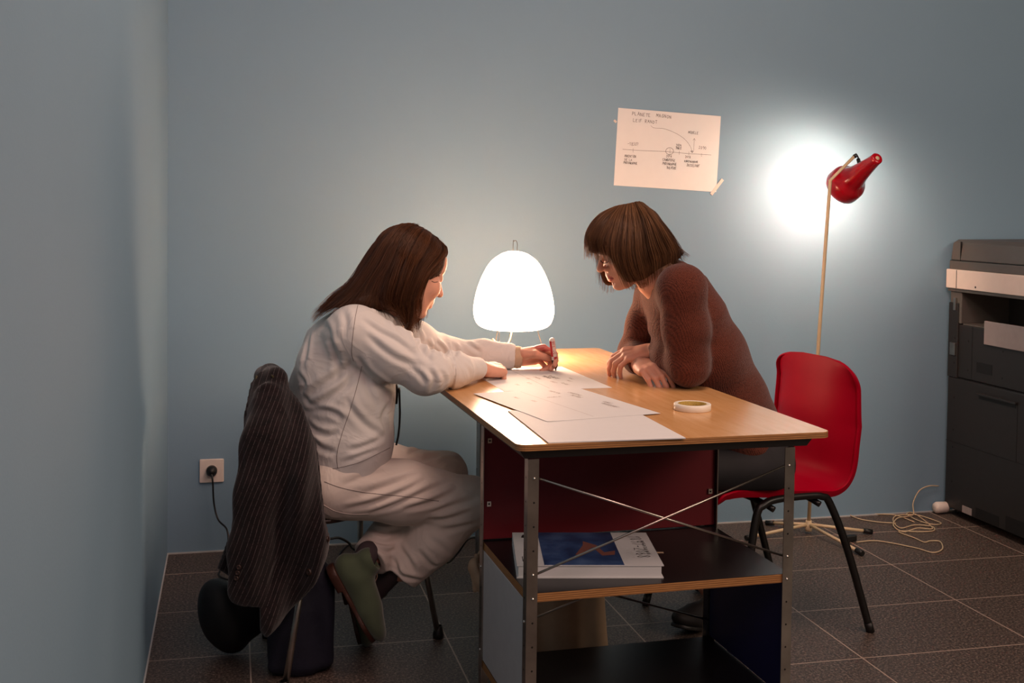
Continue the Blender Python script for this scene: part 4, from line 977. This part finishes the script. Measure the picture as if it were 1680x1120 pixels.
def shirt_disp(p):
    x, y, z = p.T; v = .0012*fnoise(p, 18)
    g = lambda cx, cz, sx, sz, cy=None, sy=1: np.exp(-((x-cx)/sx)**2-((z-cz)/sz)**2-(((y-cy)/sy)**2 if cy else 0))
    v += -.004*crease(p, (-.62, 0, -.78), 9, .07, .1, 1.4)*g(.22, .83, .09, .12)
    v += -.003*crease(p, (1, 0, -.25), 9.5, .07, .5, 1.4)*g(.24, .66, .14, .09)
    v += -.002*crease(p, (.95, .1, .38), 9, .08, .9, 1.4)*g(.33, .58, .10, .07)
    v += -.003*crease(p, (.80, -.1, -.58), 9, .07, .3, 1.4)*g(.41, .87, .13, .09, 2.93, .12)
    v += -.004*crease(p, (-.5, .3, .8), 10, .14, .7, 1.5)*g(.50, .79, .06, .06, 2.95, .10)
    v += -.0045*crease(p, (.3, -.6, .75), 12, .2, .2, 1.5)*(x > .56)*(y < 3.2)
    v += -.0065*crease(p, (.35, -.5, .8), 10, .14, .4, 1.5)*(x > .47)*(y > 3.17)
    return v
Sh.disp(shirt_disp)
shirt = sdf_obj('shirt', Sh, M['shirt'], pL); del Sh
SF = [([(578, 590), (560, 612), (528, 632), (497, 657)], .011, .008), ([(497, 650), (514, 664), (540, 652), (568, 632), (576, 610)], .010, .008), ([(499, 676), (530, 673), (552, 680), (562, 690)], .009, .007),
 ([(503, 694), (520, 708), (540, 714), (556, 708)], .009, .007), ([(568, 650), (577, 672), (598, 696), (622, 712), (636, 716)], .010, .0055), ([(512, 722), (530, 737), (552, 742)], .009, .006),
 ([(534, 552), (548, 570), (555, 600), (552, 622)], .010, .006), ([(488, 612), (500, 630), (494, 645)], .009, .006), ([(640, 660), (628, 684), (636, 712)], .010, .005), ([(598, 612), (604, 640), (620, 668)], .011, .005),
 ([(584, 584), (606, 608), (632, 626), (652, 634)], .010, .007), ([(592, 522), (620, 543), (652, 560), (682, 584)], .009, .0065), ([(655, 522), (674, 544), (693, 576), (708, 594)], .009, .0065), ([(604, 505), (636, 524), (664, 548)], .009, .005),
 ([(600, 548), (626, 572), (654, 590), (696, 604)], .009, .0055), ([(702, 604), (712, 622), (706, 644)], .008, .006), ([(720, 606), (730, 622), (726, 638)], .008, .0035), ([(740, 598), (748, 612), (744, 628)], .008, .002), ([(758, 594), (768, 606), (772, 618)], .007, .002), ([(668, 600), (690, 616), (700, 632)], .008, .005),
 ([(524, 524), (540, 545), (548, 580)], .010, .005), ([(508, 545), (503, 575), (496, 600)], .009, .005), ([(560, 500), (568, 530), (566, 556)], .010, .004), ([(618, 504), (640, 512), (655, 522)], .007, .004),
 ([(700, 556), (706, 574), (702, 588)], .007, .006), ([(716, 560), (728, 574), (730, 588)], .007, .006), ([(742, 560), (748, 574), (744, 586)], .007, .006), ([(764, 560), (776, 570), (790, 578)], .007, .005), ([(684, 540), (690, 556), (688, 572)], .007, .006), ([(570, 740), (600, 732), (632, 716)], .009, .005), ([(560, 760), (590, 748), (622, 736)], .007, .004)]
add_folds(shirt, SF)
stitch('armhole_seam', shirt, [(588, 497), (583, 520), (579, 550), (577, 578), (580, 592)], .0006, dash=0)
stitch('side_seam', shirt, [(594, 600), (584, 640), (572, 680), (560, 715), (553, 745), (554, 768)], .0006, dash=0)
stitch('hem_seam', shirt, [(524, 771), (540, 769), (556, 767), (590, 758), (620, 744), (640, 734)], .0005, dash=0)
q = MB(); nu_ = nrm(np.cross(nd, (0, 1, 0))); nv_ = np.cross(nd, nu_); c0 = np.array([.402, 3.112, .950]); q.tube([tuple(c0+.0585*math.cos(a*.2618)*nu_+.062*math.sin(a*.2618)*nv_+nd*.006*math.cos(a*.52)) for a in range(25)], .0085, 8); q.build('collar', M['shirt'], pL)
# cuffs: the turned sleeve end and a linen band on the writing wrist
for a, b_, nm in ((elL, wrL, 'cuff'), (elR, wrR, 'cuff')):
    d = nrm(b_-a); q = MB(); cw = .84 if a is elR else .93; q.lathe([(r__*cw, h__) for r__, h__ in [(.0365, -.052), (.0385, -.050), (.0372, -.004), (.0355, -.001), (.0335, -.002), (.034, -.05)]], tuple(b_-d*.012), d, 36); o = q.build(nm, M['shirt'], pL)
d = nrm(wrL-elL); q = MB(); q.lathe([(.028, -.006), (.0335, -.004), (.0325, .004), (.0335, .012), (.031, .022), (.027, .024), (.0265, .0)], tuple(wrL-d*.010), d, 30); q.build('linen_band', M['tote'], pL)
# trousers
Tr = Field((.10, 2.86, .16), (.74, 3.40, .60), .0036)
Tr.chain([np.array([.262, 3.09, .535]), np.array([.245, 3.10, .500])], [.108, .100], .03, (sL, 1.4))
for a, b_, c_, r0 in ((hipN, knN, anN, 1.0), (hipF, knF, anF, .96)):
    Tr.chain([a+np.array([-.03, 0, -.012]), a+(b_-a)*.45+np.array([0, 0, -.004]), b_], [.081*r0, .077*r0, .060*r0], .03)
    e = b_+(c_-b_)*.86; Tr.chain([b_, b_+(c_-b_)*.4+np.array([-.012, 0, -.008]), e], [.058*r0, (.064 if r0 == 1 else .058)*r0, .053*r0], .025)
    d = nrm(c_-b_); Tr.op((e-.10, e+.12, (lambda c, d: lambda x, y, z: np.maximum(-((x-c[0])*d[0]+(y-c[1])*d[1]+(z-c[2])*d[2]), np.sqrt((x-c[0])**2+(y-c[1])**2+(z-c[2])**2)-.095))(e, d)), .003, True)
    Tr.cap(e-d*.045, e+d*.03, .034, .041, .004, None, True)
def tr_disp(p):
    x, y, z = p.T; v = .0016*fnoise(p, 20); th = np.clip((z-.34)/.06, 0, 1)
    v += -.004*th*crease(p, (.9, .1, .36), 9, .06, .3, 1.5)*np.clip((x-.24)/.08, .3, 1)
    v += -.0050*np.exp(-((x-.62)/.10)**2-((z-.44)/.08)**2)*crease(p, (-.6, .2, .8), 10, .12, .6, 1.5)
    v += -.0035*(1-th)*crease(p, (.9, 0, .7), 9, .1, .1, 1.5); hem = np.exp(-((x-.42)/.09)**2-((z-.27)/.07)**2); v += -.006*hem*crease(p, (-.5, .6, .5), 12, .2, .5, 1.6); return v
Tr.disp(tr_disp); trs = sdf_obj('trousers', Tr, M['trousers'], pL); del Tr
add_folds(trs, [([(562, 836), (612, 825), (664, 806), (700, 786)], .009, .0065), ([(604, 843), (650, 827), (704, 804), (742, 790)], .009, .007), ([(660, 836), (708, 824), (752, 804)], .009, .007), ([(706, 842), (748, 828), (784, 818)], .009, .006),
 ([(560, 797), (606, 779), (652, 770)], .010, .005), ([(590, 812), (640, 796), (690, 776)], .010, .006), ([(720, 872), (752, 865), (784, 858)], .009, .005), ([(700, 852), (738, 850), (776, 838)], .009, .006), ([(668, 746), (682, 738), (700, 737)], .008, .006), ([(690, 755), (708, 748), (726, 748)], .008, .006), ([(716, 762), (734, 754), (752, 757)], .008, .006),
 ([(644, 928), (660, 944), (692, 952)], .007, .007), ([(684, 902), (704, 924), (716, 930)], .009, .006), ([(640, 912), (652, 930), (660, 955)], .007, .007), ([(652, 895), (668, 915), (682, 940)], .008, .006), ([(700, 880), (728, 900), (740, 910)], .010, .004), ([(596, 878), (628, 890), (652, 886)], .007, .006), ([(606, 866), (634, 872), (660, 866)], .007, .006), ([(620, 900), (636, 905), (650, 900)], .006, .005)])
stitch('leg_seam', trs, [(532, 790), (560, 800), (600, 808), (640, 812), (680, 816), (720, 822)], .0007)
stitch('pocket_seam', trs, [(531, 828), (550, 838), (575, 843), (605, 843)], .0009, 'plate')
stitch('fly_seam', trs, [(556, 772), (580, 765), (610, 752), (640, 742)])
# sock and shoes
Sk = Field((.20, 2.90, .06), (.52, 3.24, .36), .003); Sk.cap(anF+np.array([.03, .01, .05]), anF, .030, .031, .01); Sk.cap(anF, anF+np.array([-.018, 0, -.035]), .031, .025, .01); Sk.cap(anN+np.array([.01, 0, .03]), at(600, 985, 3.165), .030, .028, .01)
sdf_obj('sock', Sk, M['sock'], pL)
def shoe(heel, toe, sole_n, name='shoe', m='shoe', ms='sole', parent=None, L=.255, lace=True, h=.0026):
    """heel and toe: ends of the sole line; sole_n: direction out of the sole"""
    heel, toe = np.array(heel, float), np.array(toe, float); f = nrm(toe-heel); n = np.array(sole_n, float); n = nrm(n-f*(n@f)); s_ = np.cross(n, f); L = np.linalg.norm(toe-heel); up = -n
    P = lambda a, b, c: heel+f*a*L+s_*b+up*c
    lo = np.minimum(heel, toe)-.14; hi = np.maximum(heel, toe)+.14; A = Field(lo, hi, h); R = np.array([f, s_, up])
    A.ell(P(.17, 0, .035), (.048, .031, .036), R, .02); A.ell(P(.5, 0, .034), (.075, .034, .034), R, .02); A.ell(P(.76, 0, .024), (.066, .041, .028), R, .025)
    A.cap(P(.22, 0, .05), P(.18, 0, .088), .031, .036, .02, (s_, .9)); A.cap(P(.3, 0, .05), P(.6, 0, .032), .034, .03, .025)
    A.cap(P(.19, 0, .090), P(.17, 0, .14), .025, .031, .004, None, True)
    c0 = P(.5, 0, .006); A.op((lo, hi, lambda x, y, z: ((x-c0[0])*up[0]+(y-c0[1])*up[1]+(z-c0[2])*up[2])), .004, True)
    o = sdf_obj(name, A, M[m], parent)
    B_ = Field(lo, hi, h); B_.cap(P(.13, 0, 0), P(.45, 0, 0), .031, .030, .01); B_.cap(P(.45, 0, 0), P(.76, 0, 0), .030, .042, .015)
    B_.cap(P(.76, 0, 0), P(.86, 0, 0), .042, .034, .01)
    def clip(x, y, z):
        t = (x-c0[0])*up[0]+(y-c0[1])*up[1]+(z-c0[2])*up[2]; a = (x-heel[0])*f[0]+(y-heel[1])*f[1]+(z-heel[2])*f[2]
        return np.maximum(t-.003, -(t+.008+.012*(a < .30*L)))
    lo_, hi_, D0 = B_.lo, B_.lo+B_.n*h, B_.D
    g = (B_.ax[0][:, None, None], B_.ax[1][None, :, None], B_.ax[2][None, None, :]); B_.D = np.maximum(B_.D, clip(*g)).astype(np.float32)
    sdf_obj('sole', B_, M[ms], o)
    if lace:
        q = MB()
        for k in range(4): a = .34+.07*k; q.tube([tuple(P(a, -.022, .060-.05*(a-.34))), tuple(P(a+.01, 0, .070-.06*(a-.34))), tuple(P(a, .022, .060-.05*(a-.34)))], .0016, 6)
        q.tube([tuple(p) for p in cr([P(.36, -.005, .072), P(.34, -.02, .088), P(.42, -.03, .085), P(.50, -.036, .06)], 4)], .0014, 5)
        q.build('laces', M['tote'] if m == 'shoe' else M[m], o)
    return o
shoe(at(541, 925, 2.99), at(612, 1052, 2.985), (-.95, .12, -.42), parent=pL)
shoe(at(566, 955, 3.17), at(588, 1050, 3.185), (-.97, .1, -.25), parent=pL)
# hair
g = lambda *q: [at(*p) for p in q]
GLh = [g((722, 398, 3.12), (731, 411, 3.10), (719, 428, 3.072), (697, 450, 3.042), (682, 490, 3.032), (683, 518, 3.028), (670, 541, 3.025)),
 g((712, 388, 3.12), (710, 408, 3.075), (690, 440, 3.040), (673, 480, 3.028), (668, 508, 3.026), (676, 530, 3.026)),
 g((700, 380, 3.12), (688, 398, 3.065), (668, 440, 3.035), (656, 478, 3.026), (652, 500, 3.026), (664, 530, 3.026)),
 g((690, 374, 3.12), (665, 398, 3.058), (646, 440, 3.032), (634, 478, 3.022), (632, 500, 3.015), (650, 514, 3.012)),
 g((680, 369, 3.12), (650, 395, 3.058), (628, 435, 3.03), (608, 466, 3.015), (598, 486, 2.99), (584, 505, 2.965)),
 g((670, 368, 3.125), (635, 392, 3.065), (610, 430, 3.045), (590, 462, 3.03), (570, 486, 3.01), (546, 506, 2.995)),
 g((662, 369, 3.135), (625, 394, 3.10), (597, 434, 3.085), (575, 466, 3.075), (550, 486, 3.065), (524, 514, 3.05)),
 g((660, 369, 3.15), (627, 394, 3.17), (600, 434, 3.165), (580, 465, 3.16), (556, 482, 3.15), (533, 502, 3.14)),
 g((672, 369, 3.15), (650, 396, 3.20), (630, 440, 3.215), (610, 475, 3.22), (590, 500, 3.22), (570, 510, 3.22)),
 g((690, 375, 3.145), (680, 398, 3.195), (665, 440, 3.215), (655, 480, 3.22), (650, 520, 3.22), (655, 535, 3.22)),
 g((712, 389, 3.135), (712, 408, 3.17), (700, 435, 3.20), (692, 470, 3.215), (688, 505, 3.22), (686, 530, 3.22)),
 g((724, 399, 3.125), (731, 411, 3.14), (724, 426, 3.165), (714, 450, 3.195), (706, 480, 3.21), (700, 505, 3.215))]
hair('hair', GLh, pL, M['hairL'], n=4200, r=.0008, seed=3, center=cL+np.array([-.02, 0, .0]), jit=.0035, hd=(cL, fL, 1.0))
# buttons, seams, black strap
q = MB(); c = at(546, 791, 2.945); q.lathe([(.0001, .002), (.0035, .002), (.004, 0)], tuple(c), (0, -1, 0), 14); q.build('button', M['plate'], pL)
q = MB(); q.tube([tuple(p) for p in cr([at(655, 636, 3.03), at(656, 680, 3.04), at(654, 710, 3.05), at(650, 730, 3.05)], 5)], .0028, 6); q.tube([tuple(p) for p in cr([at(645, 640, 3.03), at(644, 680, 3.04), at(646, 710, 3.05), at(644, 727, 3.05)], 5)], .0022, 6)
q.tube([tuple(p) for p in cr([at(646, 628, 3.03), at(649, 645, 3.03), at(648, 662, 3.03)], 5)], [.007]+[.009]*4+[.007]*6, 8); q.build('strap', M['blackcord'], pL)
# pen
pn = tag(empty('marker_pen', tuple(penT)), 'white and red marker pen with a black tip held upright over the sheet', 'marker pen')
pp = lambda t: tuple(pd*t)
m = MB(); m.tube([pp(0), pp(.008)], [.0015, .0028], 10); m.build('tip', M['blackplastic'], pn)
m = MB(); m.tube([pp(.007), pp(.014), pp(.030), pp(.034)], [.0035, .0078, .0090, .0085], 16); m.build('collar', M['blackplastic'], pn)
m = MB(); m.tube([pp(.0335), pp(.036), pp(.090), pp(.097), pp(.1005)], [.0083, .0085, .0085, .0073, .0035], 18); bdy = m.build('barrel', M['plate'], pn)
side = nrm(np.cross(pd, (0, 1, 0))); q = MB(); nrm_v = nrm(np.cross(side, pd)); nrm_v = nrm_v if nrm_v[1] < 0 else -nrm_v
def onpen(a, d):
    th_ = d/.0086; return tuple(pd*(.093-a)+.00865*(math.sin(th_)*side+math.cos(th_)*nrm_v))
text(q, 'edding', .002, -.004, .009, onpen, w=.0013, adv=.82, wd=.62); q.build('lettering', M['redink'], pn)
q = MB()
for k in range(6):
    a0, a1 = math.radians(30+k*12), math.radians(42+k*12)
    r_ = .0086; q.add([tuple(pd*t+r_*(math.sin(a)*side+math.cos(a)*nrm_v)) for t, a in ((.045, a0), (.045, a1), (.092, a1), (.092, a0))], [(0, 1, 2, 3)])
    q.add([tuple(pd*t+r_*(-math.sin(a)*side+math.cos(a)*nrm_v)) for t, a in ((.036, a0-.9), (.036, a1-.9), (.044, a1-.9), (.044, a0-.9))], [(3, 2, 1, 0)])
q.build('red_stripe', M['redink'], pn)

# ------------------------------------------------------------------ person in the rust-brown sweater
cR = np.array([1.050, 3.00, 1.119]); fR = frame(189, 21)
Hd = Field((.90, 2.86, .90), (1.28, 3.14, 1.26), HL)
head(Hd, cR, fR, .90)
Hd.chain([(1.085, 3.005, 1.085), (1.135, 3.01, 1.03), (1.19, 3.02, .99)], [.050, .052, .07], .02)
sR = np.array([.15, .99, 0])
nkR = np.array([1.165, 3.015, 1.025])
sN, sF = np.array([1.160, 2.885, 1.008]), np.array([1.190, 3.140, .972])
eN, wN = np.array([1.190, 2.900, .800]), np.array([1.150, 3.070, .822])
eF, wF = np.array([1.150, 3.200, .800]), np.array([1.110, 3.050, .785])
spR = [np.array([1.455, 3.06, .51]), np.array([1.40, 3.05, .64]), np.array([1.30, 3.04, .82]), np.array([1.215, 3.03, .96])]
hN, hF = np.array([1.43, 2.97, .50]), np.array([1.43, 3.15, .50])
kN, kF = np.array([1.10, 3.01, .475]), np.array([1.12, 3.22, .475])
aN_, aF_ = np.array([1.375, 3.17, .10]), np.array([1.50, 3.38, .10])
Bd = Field((.98, 2.80, .02), (1.58, 3.42, 1.06), .0044)
Bd.chain(spR, [.088, .08, .082, .075], .03, (sR, 1.35)); Bd.cap(spR[-1], nkR, .06, .045, .03); Bd.cap(sN, sF, .04, .04, .03)
for a, b_, c_ in ((sN, eN, wN), (sF, eF, wF)): Bd.cap(a, b_, .038, .03, .02); Bd.cap(b_, c_, .03, .022, .015)
for a, b_, c_ in ((hN, kN, aN_), (hF, kF, aF_)): Bd.cap(a, b_, .065, .044, .03); Bd.cap(b_, c_, .043, .028, .02)
H1 = Field((.98, 2.93, .72), (1.22, 3.16, .87), .0022)
hand(H1, wN, (-.80, .34, -.18), (.05, -.40, .9), ([22, 30, 18, 4], [26, 34, 20], [30, 36, 20], [34, 38, 20, -5]), ((.02, .028, -.012), (.045, .042, -.018), (.065, .050, -.026), (.082, .052, -.034)), .90, True, fore=wN-(wN-eN)*.35)
H2 = Field((1.0, 2.90, .72), (1.22, 3.16, .87), .0022)
hand(H2, wF, (.03, -.96, -.02), (-.35, -.10, .92), ([28, 34, 16, 3], [32, 36, 18], [32, 38, 18], [34, 40, 20]), ((.02, .028, -.012), (.045, .038, -.020), (.062, .036, -.03), (.078, .030, -.036)), .90, False, fore=wF-(wF-eF)*.35)
pR = sdf_obj('person', join_vq([Hd.mesh(), Bd.mesh(), H1.mesh(), H2.mesh()]), None, None, [M['skin'], M['lips'], M['lash']], face_mat(cR, fR, .90))
tag(pR, 'person with a fringed bob in a rust-brown sweater leaning on folded arms', 'person')
del Hd, Bd, H1, H2
stitch('eyelashes', pR, [(985, 427), (989, 431), (995, 431.5), (999, 428)], .0012, 'lash')
stitch('mouth_line', pR, [(997, 456), (1001, 457), (1006, 456)], .0007, 'lash')
Sw = Field((1.00, 2.76, .46), (1.60, 3.42, 1.10), .0036)
Sw.chain([np.array([1.425, 3.055, .575]), np.array([1.375, 3.05, .67]), np.array([1.295, 3.04, .81]), np.array([1.235, 3.03, .92]), np.array([1.205, 3.025, .985])], [.110, .112, .112, .105, .072], .03, (sR, 1.28))
Sw.cap(sN, sF, .062, .060, .03); Sw.cap((1.19, 3.02, 1.02), (1.21, 3.02, .99), .06, .08, .03)
Sw.chain([sN+np.array([0, 0, .002]), (sN+eN)/2+np.array([.004, 0, 0]), eN, eN+(wN-eN)*.5, eN+(wN-eN)*.80], [.066, .062, .052, .046, .036], .022)
Sw.chain([sF, (sF+eF)/2, eF, eF+(wF-eF)*.45, eF+(wF-eF)*.82], [.062, .058, .050, .043, .034], .022)
for a, b_ in ((eN, wN), (eF, wF)):
    d = nrm(b_-a); c = a+(b_-a)*.90
    Sw.op((c-.08, c+.10, (lambda c, d: lambda x, y, z: np.maximum(-((x-c[0])*d[0]+(y-c[1])*d[1]+(z-c[2])*d[2]), np.sqrt((x-c[0])**2+(y-c[1])**2+(z-c[2])**2)-.055))(c, d)), .003, True)
nd2 = nrm(np.array([-.62, -.05, .75])); c2 = np.array([1.150, 3.012, 1.040])
Sw.op((c2-.08, c2+.08, lambda x, y, z: np.maximum(-((x-c2[0])*nd2[0]+(y-c2[1])*nd2[1]+(z-c2[2])*nd2[2]), np.sqrt((x-c2[0])**2+(y-c2[1])**2+(z-c2[2])**2)-.075)), .004, True)
Sw.cap((1.11, 3.01, 1.08), (1.18, 3.015, 1.0), .050, .048, .003, None, True)
cb = np.array([1.45, 3.05, .49]); Sw.op((cb-.25, cb+.25, lambda x, y, z: (z-.525)+.12*(x-1.42)), .008, True)
def sw_disp(p):
    x, y, z = p.T; v = .003*fnoise(p, 20); v += -.005*np.exp(-((z-.62)/.06)**2)*folds(p, (.3, 0, 1), 14, .15)
    v += -.0012*np.exp(-(((x-1.20)/.08)**2+((z-.83)/.08)**2))*folds(p, (.3, 0, 1), 18, .15); return v
Sw.disp(sw_disp); sdf_obj('sweater', Sw, M['knit'], pR); del Sw
Jn = Field((.96, 2.82, .08), (1.62, 3.44, .62), .0042)
Jn.chain([np.array([1.465, 3.06, .545]), np.array([1.445, 3.06, .520])], [.098, .090], .03, (sR, 1.35))
for a, b_, c_ in ((hN, kN, aN_), (hF, kF, aF_)):
    Jn.chain([a+np.array([.03, 0, .005]), b_], [.078, .056], .03); e = b_+(c_-b_)*.86; Jn.chain([b_, e], [.055, .040], .02)
cb2 = np.array([1.3, 3.1, .40]); Jn.op((np.array([1.30, 2.82, .38]), np.array([1.62, 3.44, .455]), lambda x, y, z: np.maximum(z-.445, 1.28-x)), .01, True)
Jn.disp(lambda p: .002*fnoise(p, 26)); sdf_obj('jeans', Jn, M['jeans'], pR); del Jn
shoe(at(1178, 1030, 3.19), at(1110, 1028, 3.05), (0, 0, -1), parent=pR, m='blackshoe', ms='blackplastic')
shoe((1.63, 3.47, .012), (1.44, 3.40, .012), (0, 0, -1), parent=pR, m='blackshoe', ms='blackplastic')
GRh = [g((1012, 340, 3.0), (984, 356, 2.985), (965, 384, 2.975), (963, 414, 2.972)),
 g((1016, 339, 2.99), (992, 362, 2.95), (974, 388, 2.938), (978, 417, 2.935)),
 g((1020, 338, 2.985), (1004, 368, 2.935), (993, 398, 2.918), (1000, 424, 2.915)),
 g((1026, 337, 2.98), (1016, 370, 2.925), (1010, 410, 2.910), (1017, 440, 2.908), (1026, 462, 2.912)),
 g((1032, 336, 2.98), (1030, 375, 2.918), (1029, 415, 2.905), (1036, 446, 2.905), (1046, 462, 2.91)),
 g((1039, 334, 2.98), (1047, 370, 2.918), (1051, 410, 2.905), (1058, 440, 2.905), (1060, 458, 2.91)),
 g((1046, 333, 2.985), (1063, 365, 2.925), (1075, 400, 2.912), (1084, 425, 2.915), (1083, 442, 2.92)),
 g((1052, 333, 2.995), (1076, 362, 2.955), (1095, 390, 2.945), (1107, 412, 2.945), (1108, 428, 2.95)),
 g((1056, 335, 3.02), (1082, 364, 3.01), (1101, 390, 3.01), (1114, 408, 3.015), (1124, 415, 3.02)),
 g((1050, 335, 3.03), (1068, 365, 3.07), (1080, 398, 3.085), (1092, 425, 3.09), (1096, 440, 3.09)),
 g((1036, 335, 3.03), (1036, 370, 3.085), (1038, 410, 3.10), (1040, 440, 3.10), (1040, 455, 3.095)),
 g((1022, 338, 3.025), (1008, 370, 3.075), (1000, 410, 3.095), (995, 445, 3.10), (993, 468, 3.095)),
 g((1014, 341, 3.015), (988, 362, 3.04), (974, 390, 3.05), (975, 414, 3.05))]
hair('hair', GRh, pR, M['hairR'], n=4600, r=.00075, seed=4, center=cR+np.array([.02, 0, .02]), jit=.003, hd=(cR, fR, .93))

# ------------------------------------------------------------------ jacket over the chair back
def pz(pts, Y): return [(lambda v: (v[0], v[2]))(at(x, y, Y)) for x, y in pts]
jk = tag(empty('jacket', (.10, 2.95, .0)), 'dark pinstripe jacket hung over the back of the left chair', 'jacket')
Y_ = 2.90
front = pz([(424, 614), (444, 612), (468, 636), (497, 672), (518, 730), (524, 790), (531, 850), (540, 880), (536, 905), (515, 948), (490, 985), (460, 1018), (435, 1034), (416, 1016), (404, 960), (396, 880), (398, 780), (404, 690), (414, 640)], Y_)
def yf(X, Z): return Y_-.02+.16*np.clip((Z-.55)/.25, 0, 1)**1.5+.015*np.sin(X*40+Z*9)+.010*np.sin(X*75-Z*14)
Jk = Field((-.06, 2.72, .06), (.34, 3.34, .84), .0038)
Jk.op(polyslab(front, Y_, .026, .03, yf), .01)
Jk.chain([at(440, 645, 2.95), at(430, 720, 2.89), at(418, 810, 2.868), at(410, 900, 2.86), at(404, 965, 2.855)], [.022, .033, .037, .038, .038], .03, ((0, 1, 0), .6))
Jk.chain([at(452, 622, 3.0), at(444, 616, 3.12), at(436, 618, 3.22)], [.030, .028, .028], .02)
far = pz([(428, 640), (444, 700), (440, 800), (430, 900), (416, 960), (385, 950), (357, 932), (372, 890), (392, 840), (408, 740), (418, 660)], 3.06)
Jk.op(polyslab(far, 3.06, .02, .02), .01)
ce = at(392, 990, 2.85); Jk.op((ce-.08, ce+.08, lambda x, y, z: z-(at(392, 988, 2.85)[2])+.20*(x-ce[0])+.0*y+np.where(x > at(427, 980, 2.85)[0], 1, 0)*1.0), .004, True)
def jk_disp(p):
    x, y, z = p.T; return .003*fnoise(p, 14)-.005*crease(p, (.1, .1, 1), 9, .08, .3, 1.4)
Jk.disp(jk_disp); jo = sdf_obj('jacket_cloth', Jk, M['stripe'], jk); jo.location = (-.10, -2.95, 0); del Jk
def jl(p): return tuple(np.array(p)-np.array([.10, 2.95, 0]))
bvj = BVHTree.FromPolygons([tuple(v.co) for v in jo.data.vertices], [tuple(p_.vertices) for p_ in jo.data.polygons])
for (x, y, r) in ((507, 938, .0085), (537, 884, .007), (392, 930, .006), (390, 939, .006), (388, 948, .006)):
    h = bvj.ray_cast(Vector((0, 0, CAMH)), Vector(ray(x, y)))
    if h[0] is None: continue
    q = MB(); q.lathe([(.0001, .002), (.35*r, .002), (.6*r, .0035), (.85*r, .004), (r, .002), (r, -.001)], jl(h[0]), tuple(h[1] if h[1][1] < 0 else -h[1]), 18); q.build('button', M['button'], jk)
q = MB(); q.tube([jl(p) for p in cr([at(421, 616, 3.0), at(410, 680, 3.02), at(400, 760, 3.03), at(388, 850, 3.04), at(384, 890, 3.05)], 6)], [.003]*2+[.006]*23, 8); q.build('lining_edge', M['lining'], jk)
q = MB(); q.tube([jl(p) for p in cr([at(432, 612, 3.02), at(440, 611, 3.0), at(448, 618, 2.965)], 5)], .003, 6); q.build('collar_tape', M['lining'], jk)

# bags on the floor
def bag(name, label, lo, hi, prims, m, parts=(), cat='bag', amp=.008):
    A = Field(lo, hi, .005); 
    for p in prims: A.op(p, .03)
    A.disp(lambda p: amp*fnoise(p, 13)-amp*.7*folds(p, (1, .2, .3), 9, .2)); o = sdf_obj(name, A, M[m]); tag(o, label, cat); return o
c = at(475, 1010, 3.06)
nb = bag('cloth_bag', 'navy blue cloth bag standing on the floor beneath the jacket', (-.02, 2.88, -.02), (.36, 3.24, .36), [rbox((.175, 3.05, .135), (.085, .06, .135), None, .03), rbox((.165, 3.05, .22), (.065, .05, .07), None, .03)], 'navy')
bb_ = bag('shoulder_bag', 'black bag slumped on the floor behind the jacket, beside the left wall', (-.16, 3.02, -.02), (.16, 3.36, .26), [ell((.0, 3.19, .10), (.085, .07, .085)), ell((-.03, 3.19, .14), (.055, .06, .06))], 'blackbag')
# beige tote behind the pedestal
tb = tag(empty('tote_bag', (.80, 3.0, 0)), 'beige canvas tote bag standing on the floor behind the desk shelves', 'bag')
A = Field((.55, 2.80, -.01), (1.06, 3.20, .42), .0045); A.op(polyslab([(.70, .0), (1.005, .0), (.975, .34), (.74, .33), (.66, .27), (.655, .20)], 3.0, .075, .05), .01)
A.disp(lambda p: .006*fnoise(p, 12)-.006*folds(p, (1, .2, .2), 8, .2)); o = sdf_obj('bag_body', A, M['tote'], tb); o.location = (-.80, -3.0, 0)
A = Field((.56, 2.78, .12), (.80, 3.12, .36), .0035); A.chain([at(782, 915, 2.95), at(776, 930, 2.93), at(784, 950, 2.92), at(790, 972, 2.92)], [.012, .020, .016, .012], .01, ((1, .2, 0), .45)); A.cap(at(777, 945, 2.93), at(779, 968, 2.93), .006, .006, .006)
o = sdf_obj('folded_rim', A, M['tote'], tb); o.location = (-.80, -3.0, 0)
q = MB(); q.tube([tuple(np.array(p)-np.array([.8, 3.0, 0])) for p in cr([at(792, 902, 2.95), at(786, 906, 2.95), at(785, 914, 2.95), at(788, 925, 2.95)], 5)], .003, 8); q.build('handle', M['tote'], tb)
